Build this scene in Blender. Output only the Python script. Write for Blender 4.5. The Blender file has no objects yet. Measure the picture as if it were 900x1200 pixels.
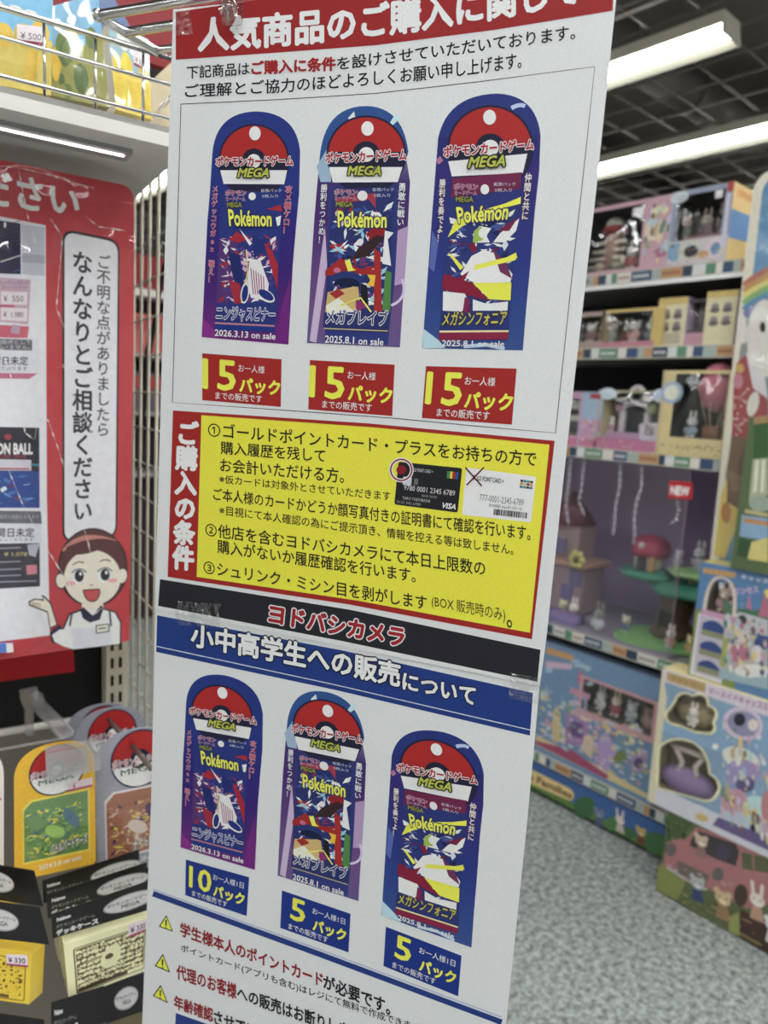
import bpy, bmesh, math, random
import numpy as np
from math import sin, cos, pi, radians
from mathutils import Vector, Matrix
from mathutils.geometry import tessellate_polygon

SC = bpy.context.scene
COL = SC.collection

# ---------------------------------------------------------------- camera
FPX = 850.0
PITCH, ROLL, YAW = radians(8.2), radians(3.2), radians(41.4)
_F = Vector((sin(YAW), cos(YAW), 0)); _R = Vector((cos(YAW), -sin(YAW), 0)); _Z = Vector((0, 0, 1))
FWD = _F * cos(PITCH) - _Z * sin(PITCH)
_D = -(_F * sin(PITCH) + _Z * cos(PITCH))
IX = _R * cos(ROLL) - _D * sin(ROLL)
IY = _R * sin(ROLL) + _D * cos(ROLL)
EYE = Vector((0, 0, 1.4))
cam_data = bpy.data.cameras.new('camera')
cam = bpy.data.objects.new('camera', cam_data); COL.objects.link(cam)
cam_data.sensor_width = 36; cam_data.sensor_fit = 'AUTO'; cam_data.lens = FPX / 1200 * 36
cam_data.clip_start = 0.02; cam_data.clip_end = 60
m3 = Matrix((IX, -IY, -FWD)).transposed()
cam.matrix_world = Matrix.Translation(EYE) @ m3.to_4x4()
cam_data.dof.use_dof = True; cam_data.dof.focus_distance = 0.56; cam_data.dof.aperture_fstop = 6.5
SC.camera = cam

# ---------------------------------------------------------------- world, exposure
W = bpy.data.worlds.new('world'); SC.world = W; W.use_nodes = True
W.node_tree.nodes['Background'].inputs[0].default_value = (0.8, 0.86, 0.9, 1)
W.node_tree.nodes['Background'].inputs[1].default_value = 0.25
LAMP = 16.0
SC.view_settings.view_transform = 'Standard'
try: SC.view_settings.look = 'None'
except Exception: pass
SC.view_settings.exposure = 0.62; SC.view_settings.gamma = 1.0
SC.view_settings.use_curve_mapping = False

random.seed(7)

# ---------------------------------------------------------------- colours and materials
def lin1(c):
    c /= 255.0
    return c / 12.92 if c <= 0.04045 else ((c + 0.055) / 1.055) ** 2.4
GAIN = 1.38
def lc(c, dull=0.06, k=1.0):
    v = [lin1(x) for x in c]; y = 0.21 * v[0] + 0.72 * v[1] + 0.07 * v[2]
    g = (0.80 + 1.0 * y) * k
    return tuple(min(0.88, (x * (1 - dull) + y * dull) * g) for x in v)
def ink(c, mat):
    if mat.name == 'toy_carton': return lc(c, 0.24, 0.88)
    if mat.name == 'toy_plastic': return lc(c, 0.22, 0.9)
    return lc(c)
_mats = {}
def new_mat(name):
    m = bpy.data.materials.new(name); m.use_nodes = True
    return m, m.node_tree, m.node_tree.nodes['Principled BSDF']
def solid(name, c, rough=0.5, spec=0.4, metal=0.0, bump=0.0, bscale=80):
    if name in _mats: return _mats[name]
    m, nt, b = new_mat(name)
    b.inputs['Base Color'].default_value = (*lc(c), 1)
    b.inputs['Roughness'].default_value = rough; b.inputs['Specular IOR Level'].default_value = spec
    b.inputs['Metallic'].default_value = metal
    if bump:
        n = nt.nodes.new('ShaderNodeTexNoise'); n.inputs['Scale'].default_value = bscale
        bp = nt.nodes.new('ShaderNodeBump'); bp.inputs['Strength'].default_value = bump; bp.inputs['Distance'].default_value = 0.002
        tc = nt.nodes.new('ShaderNodeTexCoord'); nt.links.new(tc.outputs['Object'], n.inputs['Vector'])
        nt.links.new(n.outputs['Fac'], bp.inputs['Height']); nt.links.new(bp.outputs['Normal'], b.inputs['Normal'])
    _mats[name] = m
    return m
def printed(name, rough, spec, grain=0.05, gs=900, bump=0.0, bs=60):
    """ink on paper or card: the ink colour is stored per point, with a fine paper grain"""
    if name in _mats: return _mats[name]
    m, nt, b = new_mat(name)
    a = nt.nodes.new('ShaderNodeAttribute'); a.attribute_name = 'ink'
    n = nt.nodes.new('ShaderNodeTexNoise'); n.inputs['Scale'].default_value = gs; n.inputs['Detail'].default_value = 3
    tc = nt.nodes.new('ShaderNodeTexCoord'); nt.links.new(tc.outputs['Object'], n.inputs['Vector'])
    mr = nt.nodes.new('ShaderNodeMapRange'); mr.inputs[1].default_value = 0.3; mr.inputs[2].default_value = 0.7
    mr.inputs[3].default_value = 1 - grain; mr.inputs[4].default_value = 1 + grain
    nt.links.new(n.outputs['Fac'], mr.inputs[0])
    mx = nt.nodes.new('ShaderNodeVectorMath'); mx.operation = 'SCALE'
    nt.links.new(a.outputs['Color'], mx.inputs[0]); nt.links.new(mr.outputs[0], mx.inputs['Scale'])
    nt.links.new(mx.outputs[0], b.inputs['Base Color'])
    b.inputs['Roughness'].default_value = rough; b.inputs['Specular IOR Level'].default_value = spec
    if bump:
        n2 = nt.nodes.new('ShaderNodeTexNoise'); n2.inputs['Scale'].default_value = bs
        nt.links.new(tc.outputs['Object'], n2.inputs['Vector'])
        bp = nt.nodes.new('ShaderNodeBump'); bp.inputs['Strength'].default_value = bump; bp.inputs['Distance'].default_value = 0.003
        nt.links.new(n2.outputs['Fac'], bp.inputs['Height']); nt.links.new(bp.outputs['Normal'], b.inputs['Normal'])
    _mats[name] = m
    return m
def film(name, gloss=0.12, rough=0.08, bump=0.4, bs=25, tint=(1, 1, 1)):
    if name in _mats: return _mats[name]
    m, nt, b = new_mat(name)
    nt.nodes.remove(b); out = nt.nodes['Material Output']
    t = nt.nodes.new('ShaderNodeBsdfTransparent'); t.inputs[0].default_value = (*tint, 1)
    g = nt.nodes.new('ShaderNodeBsdfGlossy'); g.inputs['Roughness'].default_value = rough
    mix = nt.nodes.new('ShaderNodeMixShader'); mix.inputs[0].default_value = gloss
    n = nt.nodes.new('ShaderNodeTexNoise'); n.inputs['Scale'].default_value = bs; n.inputs['Detail'].default_value = 1.5
    tc = nt.nodes.new('ShaderNodeTexCoord'); nt.links.new(tc.outputs['Object'], n.inputs['Vector'])
    bp = nt.nodes.new('ShaderNodeBump'); bp.inputs['Strength'].default_value = bump; bp.inputs['Distance'].default_value = 0.02
    nt.links.new(n.outputs['Fac'], bp.inputs['Height']); nt.links.new(bp.outputs['Normal'], g.inputs['Normal'])
    nt.links.new(t.outputs[0], mix.inputs[1]); nt.links.new(g.outputs[0], mix.inputs[2]); nt.links.new(mix.outputs[0], out.inputs[0])
    _mats[name] = m
    return m
def emit(name, c, s):
    if name in _mats: return _mats[name]
    m, nt, b = new_mat(name)
    b.inputs['Base Color'].default_value = (0.9, 0.9, 0.88, 1)
    b.inputs['Emission Color'].default_value = (*c, 1); b.inputs['Emission Strength'].default_value = s
    _mats[name] = m
    return m
PAPER = printed('poster_paper', 0.55, 0.25, 0.035, 700, 0.10, 14)
CARD = printed('coated_card', 0.35, 0.4, 0.06, 300)
CARTON = printed('toy_carton', 0.4, 0.35, 0.05, 60)
FOIL = printed('notice_print', 0.4, 0.3, 0.04, 120)
CHROME = solid('chrome_wire', (205, 205, 205), 0.16, 0.6, 1.0)
WHITE_METAL = solid('white_metal', (196, 194, 190), 0.45, 0.4)
GREY_METAL = solid('grey_metal', (150, 148, 146), 0.5, 0.4)
CREAM_METAL = solid('cream_metal', (188, 182, 164), 0.45, 0.4)
WIRE_COAT = solid('beige_coated_wire', (176, 170, 156), 0.4, 0.5)
BLACK = solid('black_board', (26, 25, 27), 0.6, 0.3)
TAUPE = solid('taupe_board', (118, 112, 102), 0.6, 0.3)
SHELF_GREY = solid('shelf_grey', (150, 150, 150), 0.5, 0.35)
DARK_SHELF = solid('dark_shelf_back', (50, 50, 58), 0.7, 0.2)
RED_BOARD = solid('red_board', (146, 20, 30), 0.45, 0.4)
CABLE = solid('black_rubber', (24, 24, 26), 0.45, 0.4)
CLEAR = film('clear_acrylic', 0.16, 0.06, 0.04, 20, (0.93, 0.93, 0.93))
SLEEVE = film('clear_sleeve', 0.045, 0.05, 0.5, 16)
GLINT = solid('painted_glint', (236, 234, 236), 0.2, 0.7)  # white colour standing in for lamp glints on the sleeve creases
WRAP = film('shrink_wrap', 0.10, 0.07, 0.8, 12)
WINFILM = film('window_sheet', 0.13, 0.05, 0.10, 14)
GWRAP = film('gift_wrap_film', 0.05, 0.06, 0.6, 10)
GIFT = printed('gift_print', 0.4, 0.35, 0.08, 120)
CASEFILM = film('clear_case_sheet', 0.06, 0.05, 0.15, 3, (0.97, 0.97, 0.98))

# ---------------------------------------------------------------- geometry helpers
def ray(px, py): return FWD + IX * ((px - 450) / FPX) + IY * ((py - 600) / FPX)
def hit(px, py, n, c):
    d = ray(px, py)
    return EYE + d * ((c - n.dot(EYE)) / n.dot(d))
class Surf:
    """a flat face in the shop: P(x, y, h) gives the point of the face seen at x, y; h metres proud of it"""
    def __init__(s, n, c, tf=None): s.n, s.c, s.tf = n, c, tf
    def crop(s, ox, oy, k, ky=None):
        ky = ky or k
        return Surf(s.n, s.c, lambda x, y: (ox + x * k, oy + y * ky))
    def through(s, tf): return Surf(s.n, s.c, tf)
    def P(s, x, y, h=0.0):
        if s.tf: x, y = s.tf(x, y)
        return hit(x, y, s.n, s.c + h)
class Face:
    """a rectangular face with its own 0..1 coordinates (u to the right, v down)"""
    def __init__(s, o, du, dv, n): s.o, s.du, s.dv, s.n = Vector(o), Vector(du), Vector(dv), Vector(n)
    def P(s, u, v, h=0.0): return s.o + s.du * u + s.dv * v + s.n * h
def homog(src, dst):
    A = []; B = []
    for (x, y), (u, v) in zip(src, dst):
        A.append([x, y, 1, 0, 0, 0, -u * x, -u * y]); B.append(u)
        A.append([0, 0, 0, x, y, 1, -v * x, -v * y]); B.append(v)
    h = np.linalg.solve(np.array(A, float), np.array(B, float))
    def f(x, y):
        w = h[6] * x + h[7] * y + 1
        return ((h[0] * x + h[1] * y + h[2]) / w, (h[3] * x + h[4] * y + h[5]) / w)
    return f
UNIT = [(0, 0), (1, 0), (1, 1), (0, 1)]

class MB:
    def __init__(s): s.v = []; s.c = []; s.f = []; s.m = []; s.mats = []; s.smooth = []
    def mi(s, m):
        if m not in s.mats: s.mats.append(m)
        return s.mats.index(m)
    def add(s, pts, faces, mat, col=(200, 200, 200), smooth=False, cols=None):
        b = len(s.v); s.v += [Vector(p) for p in pts]
        s.c += [ink(c, mat) for c in cols] if cols else [ink(col or (200, 200, 200), mat) if mat else (.5, .5, .5)] * len(pts)
        k = s.mi(mat)
        for f in faces:
            s.f.append([b + i for i in f]); s.m.append(k); s.smooth.append(smooth)
    def poly(s, pts, mat, col=(200, 200, 200), cols=None):
        n = len(pts)
        if n <= 4: s.add(pts, [list(range(n))], mat, col, cols=cols)
        else: s.add(pts, [list(t) for t in tessellate_polygon([pts])], mat, col, cols=cols)
    def prism(s, pts, vec, mat, col=(200, 200, 200), sidecol=None, front=True):
        n = len(pts); vec = Vector(vec); back = [p + vec for p in pts]
        tris = [list(range(n))] if n <= 4 else [list(t) for t in tessellate_polygon([pts])]
        if front: s.add(pts, tris, mat, col)
        s.add(back, [t[::-1] for t in tris], mat, sidecol or col)
        s.add(list(pts) + back, [[i, (i + 1) % n, n + (i + 1) % n, n + i] for i in range(n)], mat, sidecol or col)
    def box(s, lo, hi, mat, col=(200, 200, 200), M=None):
        x0, y0, z0 = lo; x1, y1, z1 = hi
        p = [Vector(q) for q in ((x0, y0, z0), (x1, y0, z0), (x1, y1, z0), (x0, y1, z0), (x0, y0, z1), (x1, y0, z1), (x1, y1, z1), (x0, y1, z1))]
        if M: p = [M(q) for q in p]
        s.add(p, [[0, 3, 2, 1], [4, 5, 6, 7], [0, 1, 5, 4], [1, 2, 6, 5], [2, 3, 7, 6], [3, 0, 4, 7]], mat, col)
    def rbox(s, lo, hi, r, mat, col=(200, 200, 200), M=None):
        """a box with rounded edges"""
        bm = bmesh.new(); bmesh.ops.create_cube(bm, size=1)
        d = [hi[i] - lo[i] for i in range(3)]
        for v in bm.verts: v.co = Vector([lo[i] + (v.co[i] + .5) * d[i] for i in range(3)])
        bmesh.ops.bevel(bm, geom=bm.edges[:], offset=r, segments=2, affect='EDGES', profile=0.5)
        bm.verts.ensure_lookup_table()
        idx = {v: i for i, v in enumerate(bm.verts)}
        pts = [v.co.copy() for v in bm.verts]
        if M: pts = [M(q) for q in pts]
        s.add(pts, [[idx[v] for v in f.verts] for f in bm.faces], mat, col, smooth=False)
        bm.free()
    def tube(s, pts, r, mat, col=(200, 200, 200), n=8, cap=True):
        pts = [Vector(p) for p in pts]
        rs = r if isinstance(r, (list, tuple)) else [r] * len(pts)
        rings = []; up = None
        for i, p in enumerate(pts):
            t = (pts[min(i + 1, len(pts) - 1)] - pts[max(i - 1, 0)]).normalized()
            if up is None:
                up = Vector((0, 0, 1)) if abs(t.z) < .9 else Vector((1, 0, 0))
            a = t.cross(up).normalized(); up = a.cross(t).normalized()
            rings.append([p + (a * cos(2 * pi * k / n) + up * sin(2 * pi * k / n)) * rs[i] for k in range(n)])
        v = [q for rg in rings for q in rg]; f = []
        for i in range(len(pts) - 1):
            for k in range(n):
                f.append([i * n + k, i * n + (k + 1) % n, (i + 1) * n + (k + 1) % n, (i + 1) * n + k])
        if cap: f += [list(range(n))[::-1], [(len(pts) - 1) * n + k for k in range(n)]]
        s.add(v, f, mat, col, smooth=True)
    def ball(s, c, r, mat, col=(200, 200, 200), nu=12, nv=8, M=None):
        c = Vector(c); r = r if isinstance(r, (tuple, list)) else (r, r, r)
        v = []; f = []
        for j in range(nv + 1):
            th = pi * j / nv
            for i in range(nu):
                ph = 2 * pi * i / nu
                d = Vector((r[0] * sin(th) * cos(ph), r[1] * sin(th) * sin(ph), r[2] * cos(th)))
                v.append(c + (M @ d if M else d))
        for j in range(nv):
            for i in range(nu):
                f.append([j * nu + i, (j + 1) * nu + i, (j + 1) * nu + (i + 1) % nu, j * nu + (i + 1) % nu])
        s.add(v, f, mat, col, smooth=True)
    def build(s, name, parent=None, loc=None):
        me = bpy.data.meshes.new(name)
        if loc is None:
            loc = Vector((0, 0, 0))
            if parent is not None:
                q = parent
                while q is not None: loc = loc + q.location; q = q.parent
            elif s.v:
                loc = sum(s.v, Vector()) / len(s.v); loc.z = min(v.z for v in s.v)
        me.from_pydata([tuple(v - loc) for v in s.v], [], s.f)
        for m in s.mats: me.materials.append(m)
        me.polygons.foreach_set('material_index', s.m)
        me.polygons.foreach_set('use_smooth', s.smooth)
        at = me.color_attributes.new('ink', 'FLOAT_COLOR', 'POINT')
        at.data.foreach_set('color', [x for c in s.c for x in (*c, 1.0)])
        me.update()
        o = bpy.data.objects.new(name, me); COL.objects.link(o)
        if parent is not None: o.parent = parent
        else: o.location = loc
        return o

def tag(o, label, cat, group=None, kind=None):
    if label: o['label'] = label
    if cat: o['category'] = cat
    if group: o['group'] = group
    if kind: o['kind'] = kind
    return o
def thing(name, label, cat, loc, group=None):
    o = bpy.data.objects.new(name, None); COL.objects.link(o); o.location = Vector(loc); o.empty_display_size = 0.05
    return tag(o, label, cat, group)
def struct(mb, name, parent=None):
    o = mb.build(name, parent, loc=None if parent else Vector((0, 0, 0)))
    if parent is None: o['kind'] = 'structure'
    return o
def copy_tree(o, shift=None, parent=None):
    c = o.copy(); COL.objects.link(c); c.parent = parent
    if shift is not None: c.location = o.location + Vector(shift)
    for ch in list(o.children): copy_tree(ch, None, c)
    return c

# ---- flat drawing on a face
H = 0.00012
def up_by(mb, h, mat):
    """how far a print layer stands proud of its sheet; later inks lie over earlier ones"""
    cnt = mb.__dict__.setdefault('layers', {}); cnt[h] = cnt.get(h, 0) + 1
    k = 4.0 if mat.name == 'toy_carton' else 1.0
    return (h * H + (cnt[h] % 20) * 2.5e-6) * k
def poly(mb, S, pts, col, h=1, mat=PAPER):
    z = up_by(mb, h, mat); mb.poly([S.P(x, y, z) for x, y in pts], mat, col)
def ell(cx, cy, rx, ry=None, n=24, a0=0, a1=360, rot=0):
    ry = rx if ry is None else ry; c, s_ = cos(radians(rot)), sin(radians(rot))
    full = abs(a1 - a0) >= 360
    out = []
    for i in range(n if full else n + 1):
        a = radians(a0 + (a1 - a0) * i / n); x, y = rx * cos(a), ry * sin(a)
        out.append((cx + x * c - y * s_, cy + x * s_ + y * c))
    return out
def bez(p0, p1, p2, n=8):
    return [((1 - t) ** 2 * p0[0] + 2 * t * (1 - t) * p1[0] + t * t * p2[0], (1 - t) ** 2 * p0[1] + 2 * t * (1 - t) * p1[1] + t * t * p2[1]) for t in [i / n for i in range(n + 1)]]
def rpoly(pts, r, n=5):
    """polygon with rounded corners"""
    out = []; k = len(pts)
    for i in range(k):
        a, b, c = pts[i - 1], pts[i], pts[(i + 1) % k]
        def to(q):
            d = math.hypot(q[0] - b[0], q[1] - b[1]); t = min(.5, r / d)
            return (b[0] + (q[0] - b[0]) * t, b[1] + (q[1] - b[1]) * t)
        out += bez(to(a), b, to(c), n)
    return out
def stroke(mb, S, pts, w, col, h=1, mat=PAPER, close=False):
    if close: pts = list(pts) + [pts[0], pts[1]]
    L = []; R = []
    for i, p in enumerate(pts):
        a = pts[max(i - 1, 0)]; b = pts[min(i + 1, len(pts) - 1)]
        dx, dy = b[0] - a[0], b[1] - a[1]; d = math.hypot(dx, dy) or 1
        ww = w[i] if isinstance(w, (list, tuple)) else w
        L.append((p[0] - dy / d * ww / 2, p[1] + dx / d * ww / 2)); R.append((p[0] + dy / d * ww / 2, p[1] - dx / d * ww / 2))
    n = len(pts)
    if close: n -= 1
    z = up_by(mb, h, mat); v = [S.P(*q, z) for q in L[:n] + R[:n]]
    f = [[i, i + 1, n + i + 1, n + i] for i in range(n - 1)]
    if close:
        v[n - 1], v[2 * n - 1] = S.P(*L[n - 1], z), S.P(*R[n - 1], z)
    mb.add(v, f, mat, col)

_gc = {}
def glyphs(s, off=0.0, shear=0.0):
    k = (s, round(off, 4), shear)
    if k in _gc: return _gc[k]
    cu = bpy.data.curves.new('lettering', 'FONT'); cu.body = s; cu.resolution_u = 2; cu.offset = off; cu.shear = shear
    ob = bpy.data.objects.new('lettering', cu); COL.objects.link(ob)
    dg = bpy.context.evaluated_depsgraph_get()
    me = bpy.data.meshes.new_from_object(ob.evaluated_get(dg))
    v = [(p.co.x, p.co.y) for p in me.vertices]; f = [list(p.vertices) for p in me.polygons]
    bpy.data.objects.remove(ob); bpy.data.curves.remove(cu); bpy.data.meshes.remove(me)
    xs = [p[0] for p in v]; ys = [p[1] for p in v]
    _gc[k] = (v, f, (min(xs), min(ys), max(xs), max(ys)))
    return _gc[k]
def weight(off):
    """pen offsets that thicken a stroke by off"""
    if off < .003: return [(0, 0)]
    n = 4 if off < .025 else (7 if off < .06 else 11)
    return [(0, 0)] + [(off * cos(2 * pi * i / n + .4), off * sin(2 * pi * i / n + .4)) for i in range(n)]
def along(pts, u):
    if len(pts) == 2: return (pts[0][0] + (pts[1][0] - pts[0][0]) * u, pts[0][1] + (pts[1][1] - pts[0][1]) * u)
    a, b, c = pts; l0 = 2 * (u - .5) * (u - 1); l1 = -4 * u * (u - 1); l2 = 2 * u * (u - .5)
    return (a[0] * l0 + b[0] * l1 + c[0] * l2, a[1] * l0 + b[1] * l1 + c[1] * l2)
def text(mb, S, s, col, top, bot, h=2, off=0.0, mat=PAPER, shear=0.0):
    """lettering whose bounding box fills the strip between the lines top and bot"""
    v, f, (x0, y0, x1, y1) = glyphs(s, 0.0, shear)
    z = up_by(mb, h, mat)
    for dx, dy in weight(off):
        P = []; z += 4e-6 * (4 if mat.name == 'toy_carton' else 1)
        for x, y in v:
            u, t = (x + dx - x0) / (x1 - x0), (y + dy - y0) / (y1 - y0)
            a, b = along(top, u), along(bot, u)
            P.append(S.P(b[0] + (a[0] - b[0]) * t, b[1] + (a[1] - b[1]) * t, z))
        mb.add(P, f, mat, col)
def qtext(mb, S, s, col, tl, tr, br, bl, h=2, off=0.0, mat=PAPER, outline=None, ow=0.07, shear=0.0):
    if outline: text(mb, S, s, outline, [tl, tr], [bl, br], h, off + ow, mat, shear); h += 1
    text(mb, S, s, col, [tl, tr], [bl, br], h, off, mat, shear)
def rtext(mb, S, s, col, x0, y0, x1, y1, **k): qtext(mb, S, s, col, (x0, y0), (x1, y0), (x1, y1), (x0, y1), **k)
_gx = glyphs('国国')[2][2] - glyphs('国')[2][2]
def vtext(mb, S, s, col, tl, tr, br, bl, h=2, off=0.0, mat=PAPER, outline=None, ow=0.07):
    """lettering set downwards, one character under the other"""
    n = len(s); hm = homog(UNIT, [tl, tr, br, bl])
    for i, ch in enumerate(s):
        if ch == ' ': continue
        for cc, oo, hh in ([(outline, off + ow, h)] if outline else []) + [(col, off, h + (1 if outline else 0))]:
            v, f, _ = glyphs(ch)
            asc = ord(ch) < 256; z = up_by(mb, hh, mat)
            for dx, dy in weight(oo):
                P = []; z += 4e-6
                for x, y in v:
                    u = (x + dx) / _gx + (0.22 if asc else 0); t = 1 - (y + dy + 0.11 * _gx) / _gx
                    P.append(S.P(*hm(u, (i + t) / n), z))
                mb.add(P, f, mat, cc)

# ================================================================ the shop shell
LX = Vector((0.98652746, -0.16359577, 0)); LY = Vector((0.16359577, 0.98652746, 0))   # along and into the fixture with the notice
def LP(a, b, z): return LX * a + LY * b + Vector((0, 0, z))
def SL(b): return Surf(-LY, -b)
def SX(x): return Surf(Vector((-1, 0, 0)), -x)
def SA(a): return Surf(LX, a)

fl = MB(); fl.poly([Vector(p) for p in ((-4, -4, 0), (8, -4, 0), (8, 9, 0), (-4, 9, 0))], None)
fm, nt, b = new_mat('speckled_carpet')
tc = nt.nodes.new('ShaderNodeTexCoord')
n1 = nt.nodes.new('ShaderNodeTexNoise'); n1.inputs['Scale'].default_value = 58; n1.inputs['Detail'].default_value = 4; n1.inputs['Roughness'].default_value = 0.7
n2 = nt.nodes.new('ShaderNodeTexNoise'); n2.inputs['Scale'].default_value = 1.6
nt.links.new(tc.outputs['Object'], n1.inputs['Vector']); nt.links.new(tc.outputs['Object'], n2.inputs['Vector'])
cr = nt.nodes.new('ShaderNodeValToRGB'); cr.color_ramp.elements[0].position = 0.36; cr.color_ramp.elements[1].position = 0.64
cr.color_ramp.elements[0].color = (*lc((106, 112, 110)), 1); cr.color_ramp.elements[1].color = (*lc((166, 173, 169)), 1)
nt.links.new(n1.outputs['Fac'], cr.inputs[0])
mr = nt.nodes.new('ShaderNodeMapRange'); mr.inputs[3].default_value = 0.88; mr.inputs[4].default_value = 1.1
nt.links.new(n2.outputs['Fac'], mr.inputs[0])
sc_ = nt.nodes.new('ShaderNodeVectorMath'); sc_.operation = 'SCALE'
nt.links.new(cr.outputs[0], sc_.inputs[0]); nt.links.new(mr.outputs[0], sc_.inputs['Scale']); nt.links.new(sc_.outputs[0], b.inputs['Base Color'])
b.inputs['Roughness'].default_value = 0.9; b.inputs['Specular IOR Level'].default_value = 0.1
bp = nt.nodes.new('ShaderNodeBump'); bp.inputs['Strength'].default_value = 0.3; bp.inputs['Distance'].default_value = 0.004
nt.links.new(n1.outputs['Fac'], bp.inputs['Height']); nt.links.new(bp.outputs['Normal'], b.inputs['Normal'])
fl.mats = [fm]; struct(fl, 'floor')

WALL = solid('pale_wall', (176, 174, 168), 0.8, 0.2)
for nm, lo, hi in (('wall_left', (-4.1, -4, 0), (-4, 9, 3.6)), ('wall_right', (8, -4, 0), (8.1, 9, 3.6)), ('wall_back', (-4, 9, 0), (8, 9.1, 3.6)), ('wall_front', (-4, -4.1, 0), (8, -4, 3.6))):
    w = MB(); w.box(lo, hi, WALL); struct(w, nm)
c = MB(); c.box((-4, -4, 3.6), (8, 9, 3.7), solid('void_black', (128, 120, 116), 0.8, 0.2)); ceil = struct(c, 'ceiling')
g = MB(); GRID = solid('ceiling_grid', (126, 120, 116), 0.6, 0.3)
for i in range(54):
    x = -4 + i * 0.225
    g.box((x - .004, -4, 3.05), (x + .004, 9, 3.058), GRID)
for i in range(58):
    y = -4 + i * 0.225
    g.box((-4, y - .004, 3.05), (8, y + .004, 3.058), GRID)
for x in (0.55, 2.8, 4.6, 6.4):
    g.box((x - .014, -4, 3.045), (x + .014, 9, 3.065), GRID)
struct(g, 'lattice', ceil)
DUCT = solid('dull_duct', (112, 108, 106), 0.5, 0.4)
for k, (y, r, z) in enumerate(((2.3, .12, 3.3), (3.6, .16, 3.35))):
    d = MB(); d.tube([(1.5, y, z), (7.9, y, z)], r, DUCT, n=16)
    for q in range(8): d.tube([(1.9 + q * .75, y, z), (1.94 + q * .75, y, z)], r + .012, DUCT, n=16)
    tag(d.build('ceiling_duct'), ['round grey duct above the open ceiling grid, over the nearer lamp', 'thicker round grey duct above the ceiling grid, beyond the nearer lamp'][k], 'duct')

# lamps
LHOUSE = solid('lamp_housing', (205, 203, 190), 0.4, 0.4)
LEMIT = emit('lamp_tube_cover', (1.0, 0.985, 0.93), LAMP)
LCOOL = emit('cool_lamp_tube_cover', (0.97, 0.985, 1.0), LAMP * 1.2)
def lamp(x, y0, y1, label, group=None):
    t = thing('batten_lamp', label, 'ceiling lamp', (x, (y0 + y1) / 2, 2.97), group)
    h = MB()
    prof = [(-.07, 3.04), (-.06, 2.995), (.06, 2.995), (.07, 3.04)]
    h.prism([Vector((x + a, y0, z)) for a, z in prof], (0, y1 - y0, 0), LHOUSE)
    h.build('housing', t)
    d = MB()
    prof = [(-.052, 2.9945), (-.036, 2.968), (.036, 2.968), (.052, 2.9945)]
    d.prism([Vector((x + a, y0 + .015, z)) for a, z in prof], (0, y1 - y0 - .03, 0), LCOOL if x < 1.2 else LEMIT)
    d.build('diffuser', t)
    for y in (y0 - .004, y1 - .011):
        e = MB(); e.prism([Vector((x + a, y, z)) for a, z in ((-.065, 3.035), (-.055, 2.963), (.05, 2.963), (.092, 2.952), (.092, 2.96), (.065, 3.035))], (0, .015, 0), LHOUSE); e.build('end_cap', t)
    e = MB(); e.prism([Vector((x + a, y0, z)) for a, z in ((.052, 2.992), (.090, 2.953), (.093, 2.956), (.056, 2.997))], (0, y1 - y0, 0), solid('lamp_reflector', (128, 128, 118), 0.5, 0.2)); e.build('reflector', t)
    return t
lamp(3.08, 1.54, 3.0, 'shorter white batten lamp hanging under the dark ceiling grid, its end cap showing')
lamp(4.2, 0.9, 3.3, 'longer white batten lamp above the tall shelves of boxed toys, both ends cut off')
lamp(1.62, 2.45, 3.6, 'white batten lamp glimpsed just over the top edge of the hanging poster')
lamp(2.42, 5.1, 6.6, 'distant white batten lamp seen through the wire mesh beside the red notice')
GL = 'rows of ceiling lamps out past the shelves'
for x, y0, y1 in ((-1.9, -3, 0), (-.75, -2.6, .4), (0.35, -3, 1.2), (1.35, -2.6, 1.0), (2.35, -3, .5), (3.3, -3, 1.1), (-1.2, 2.2, 5), (0.2, 3.0, 6), (5.3, 0, 4), (3.6, 4.2, 7), (-2.6, 2.2, 5)):
    lamp(x, y0, y1, 'white batten lamp in a row on the ceiling beyond the picture edge', GL)

# ================================================================ hanging posters
_bl = Vector((-1.34424153, 2.53210608, 0)).normalized(); _bn = Vector((-_bl.y, _bl.x, 0))
if _bn.dot(ray(450, 600)) > 0: _bn = -_bn
_bq = EYE + ray(400, 620) * 0.58
B = Surf(_bn, _bn.dot(_bq))
C2 = B.crop(200, 0, .2889); C3 = B.crop(440, 0, .3111); C4 = B.crop(200, 200, .2889); C5 = B.crop(440, 200, .2889)
C6 = B.crop(180, 480, .26667); C7 = B.crop(400, 490, .2889); C8 = B.crop(160, 680, .2889)
D1 = B.crop(400, 700, .2889); D2 = B.crop(160, 940, .2889); D3 = B.crop(380, 940, .2889)
E5 = B.crop(230, 120, .25); E6 = B.crop(355, 110, .2583); E7 = B.crop(490, 100, .26667)
RED = (172, 36, 38); INK = (34, 36, 44); NAVY = (30, 58, 142); YEL = (236, 222, 50); WHITE = (205, 207, 207)
PWHITE = (200, 202, 203)

def emblem(mb, S, cx, cy, rx, ry, h=3, mat=PAPER, slope=0.0, low=None, full=True):
    """round red and white badge with a dark centre ring"""
    poly(mb, S, ell(cx, cy, rx * 1.06, ry * 1.06, 36), (40, 38, 74), h, mat)
    r = math.degrees(math.atan(slope))
    poly(mb, S, ell(cx, cy, rx, ry, 24, 184, 356, r), (190, 40, 40), h + 1, mat)
    if low is None: poly(mb, S, ell(cx, cy, rx, ry, 24, 12, 168, r), (214, 216, 220), h + 1, mat)
    else: poly(mb, S, low, (214, 216, 220), h + 1, mat)
    poly(mb, S, ell(cx, cy, rx * .36, ry * .36), (36, 36, 66), h + 2, mat)
    poly(mb, S, ell(cx, cy, rx * .2, ry * .2), (206, 208, 212), h + 3, mat)

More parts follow.
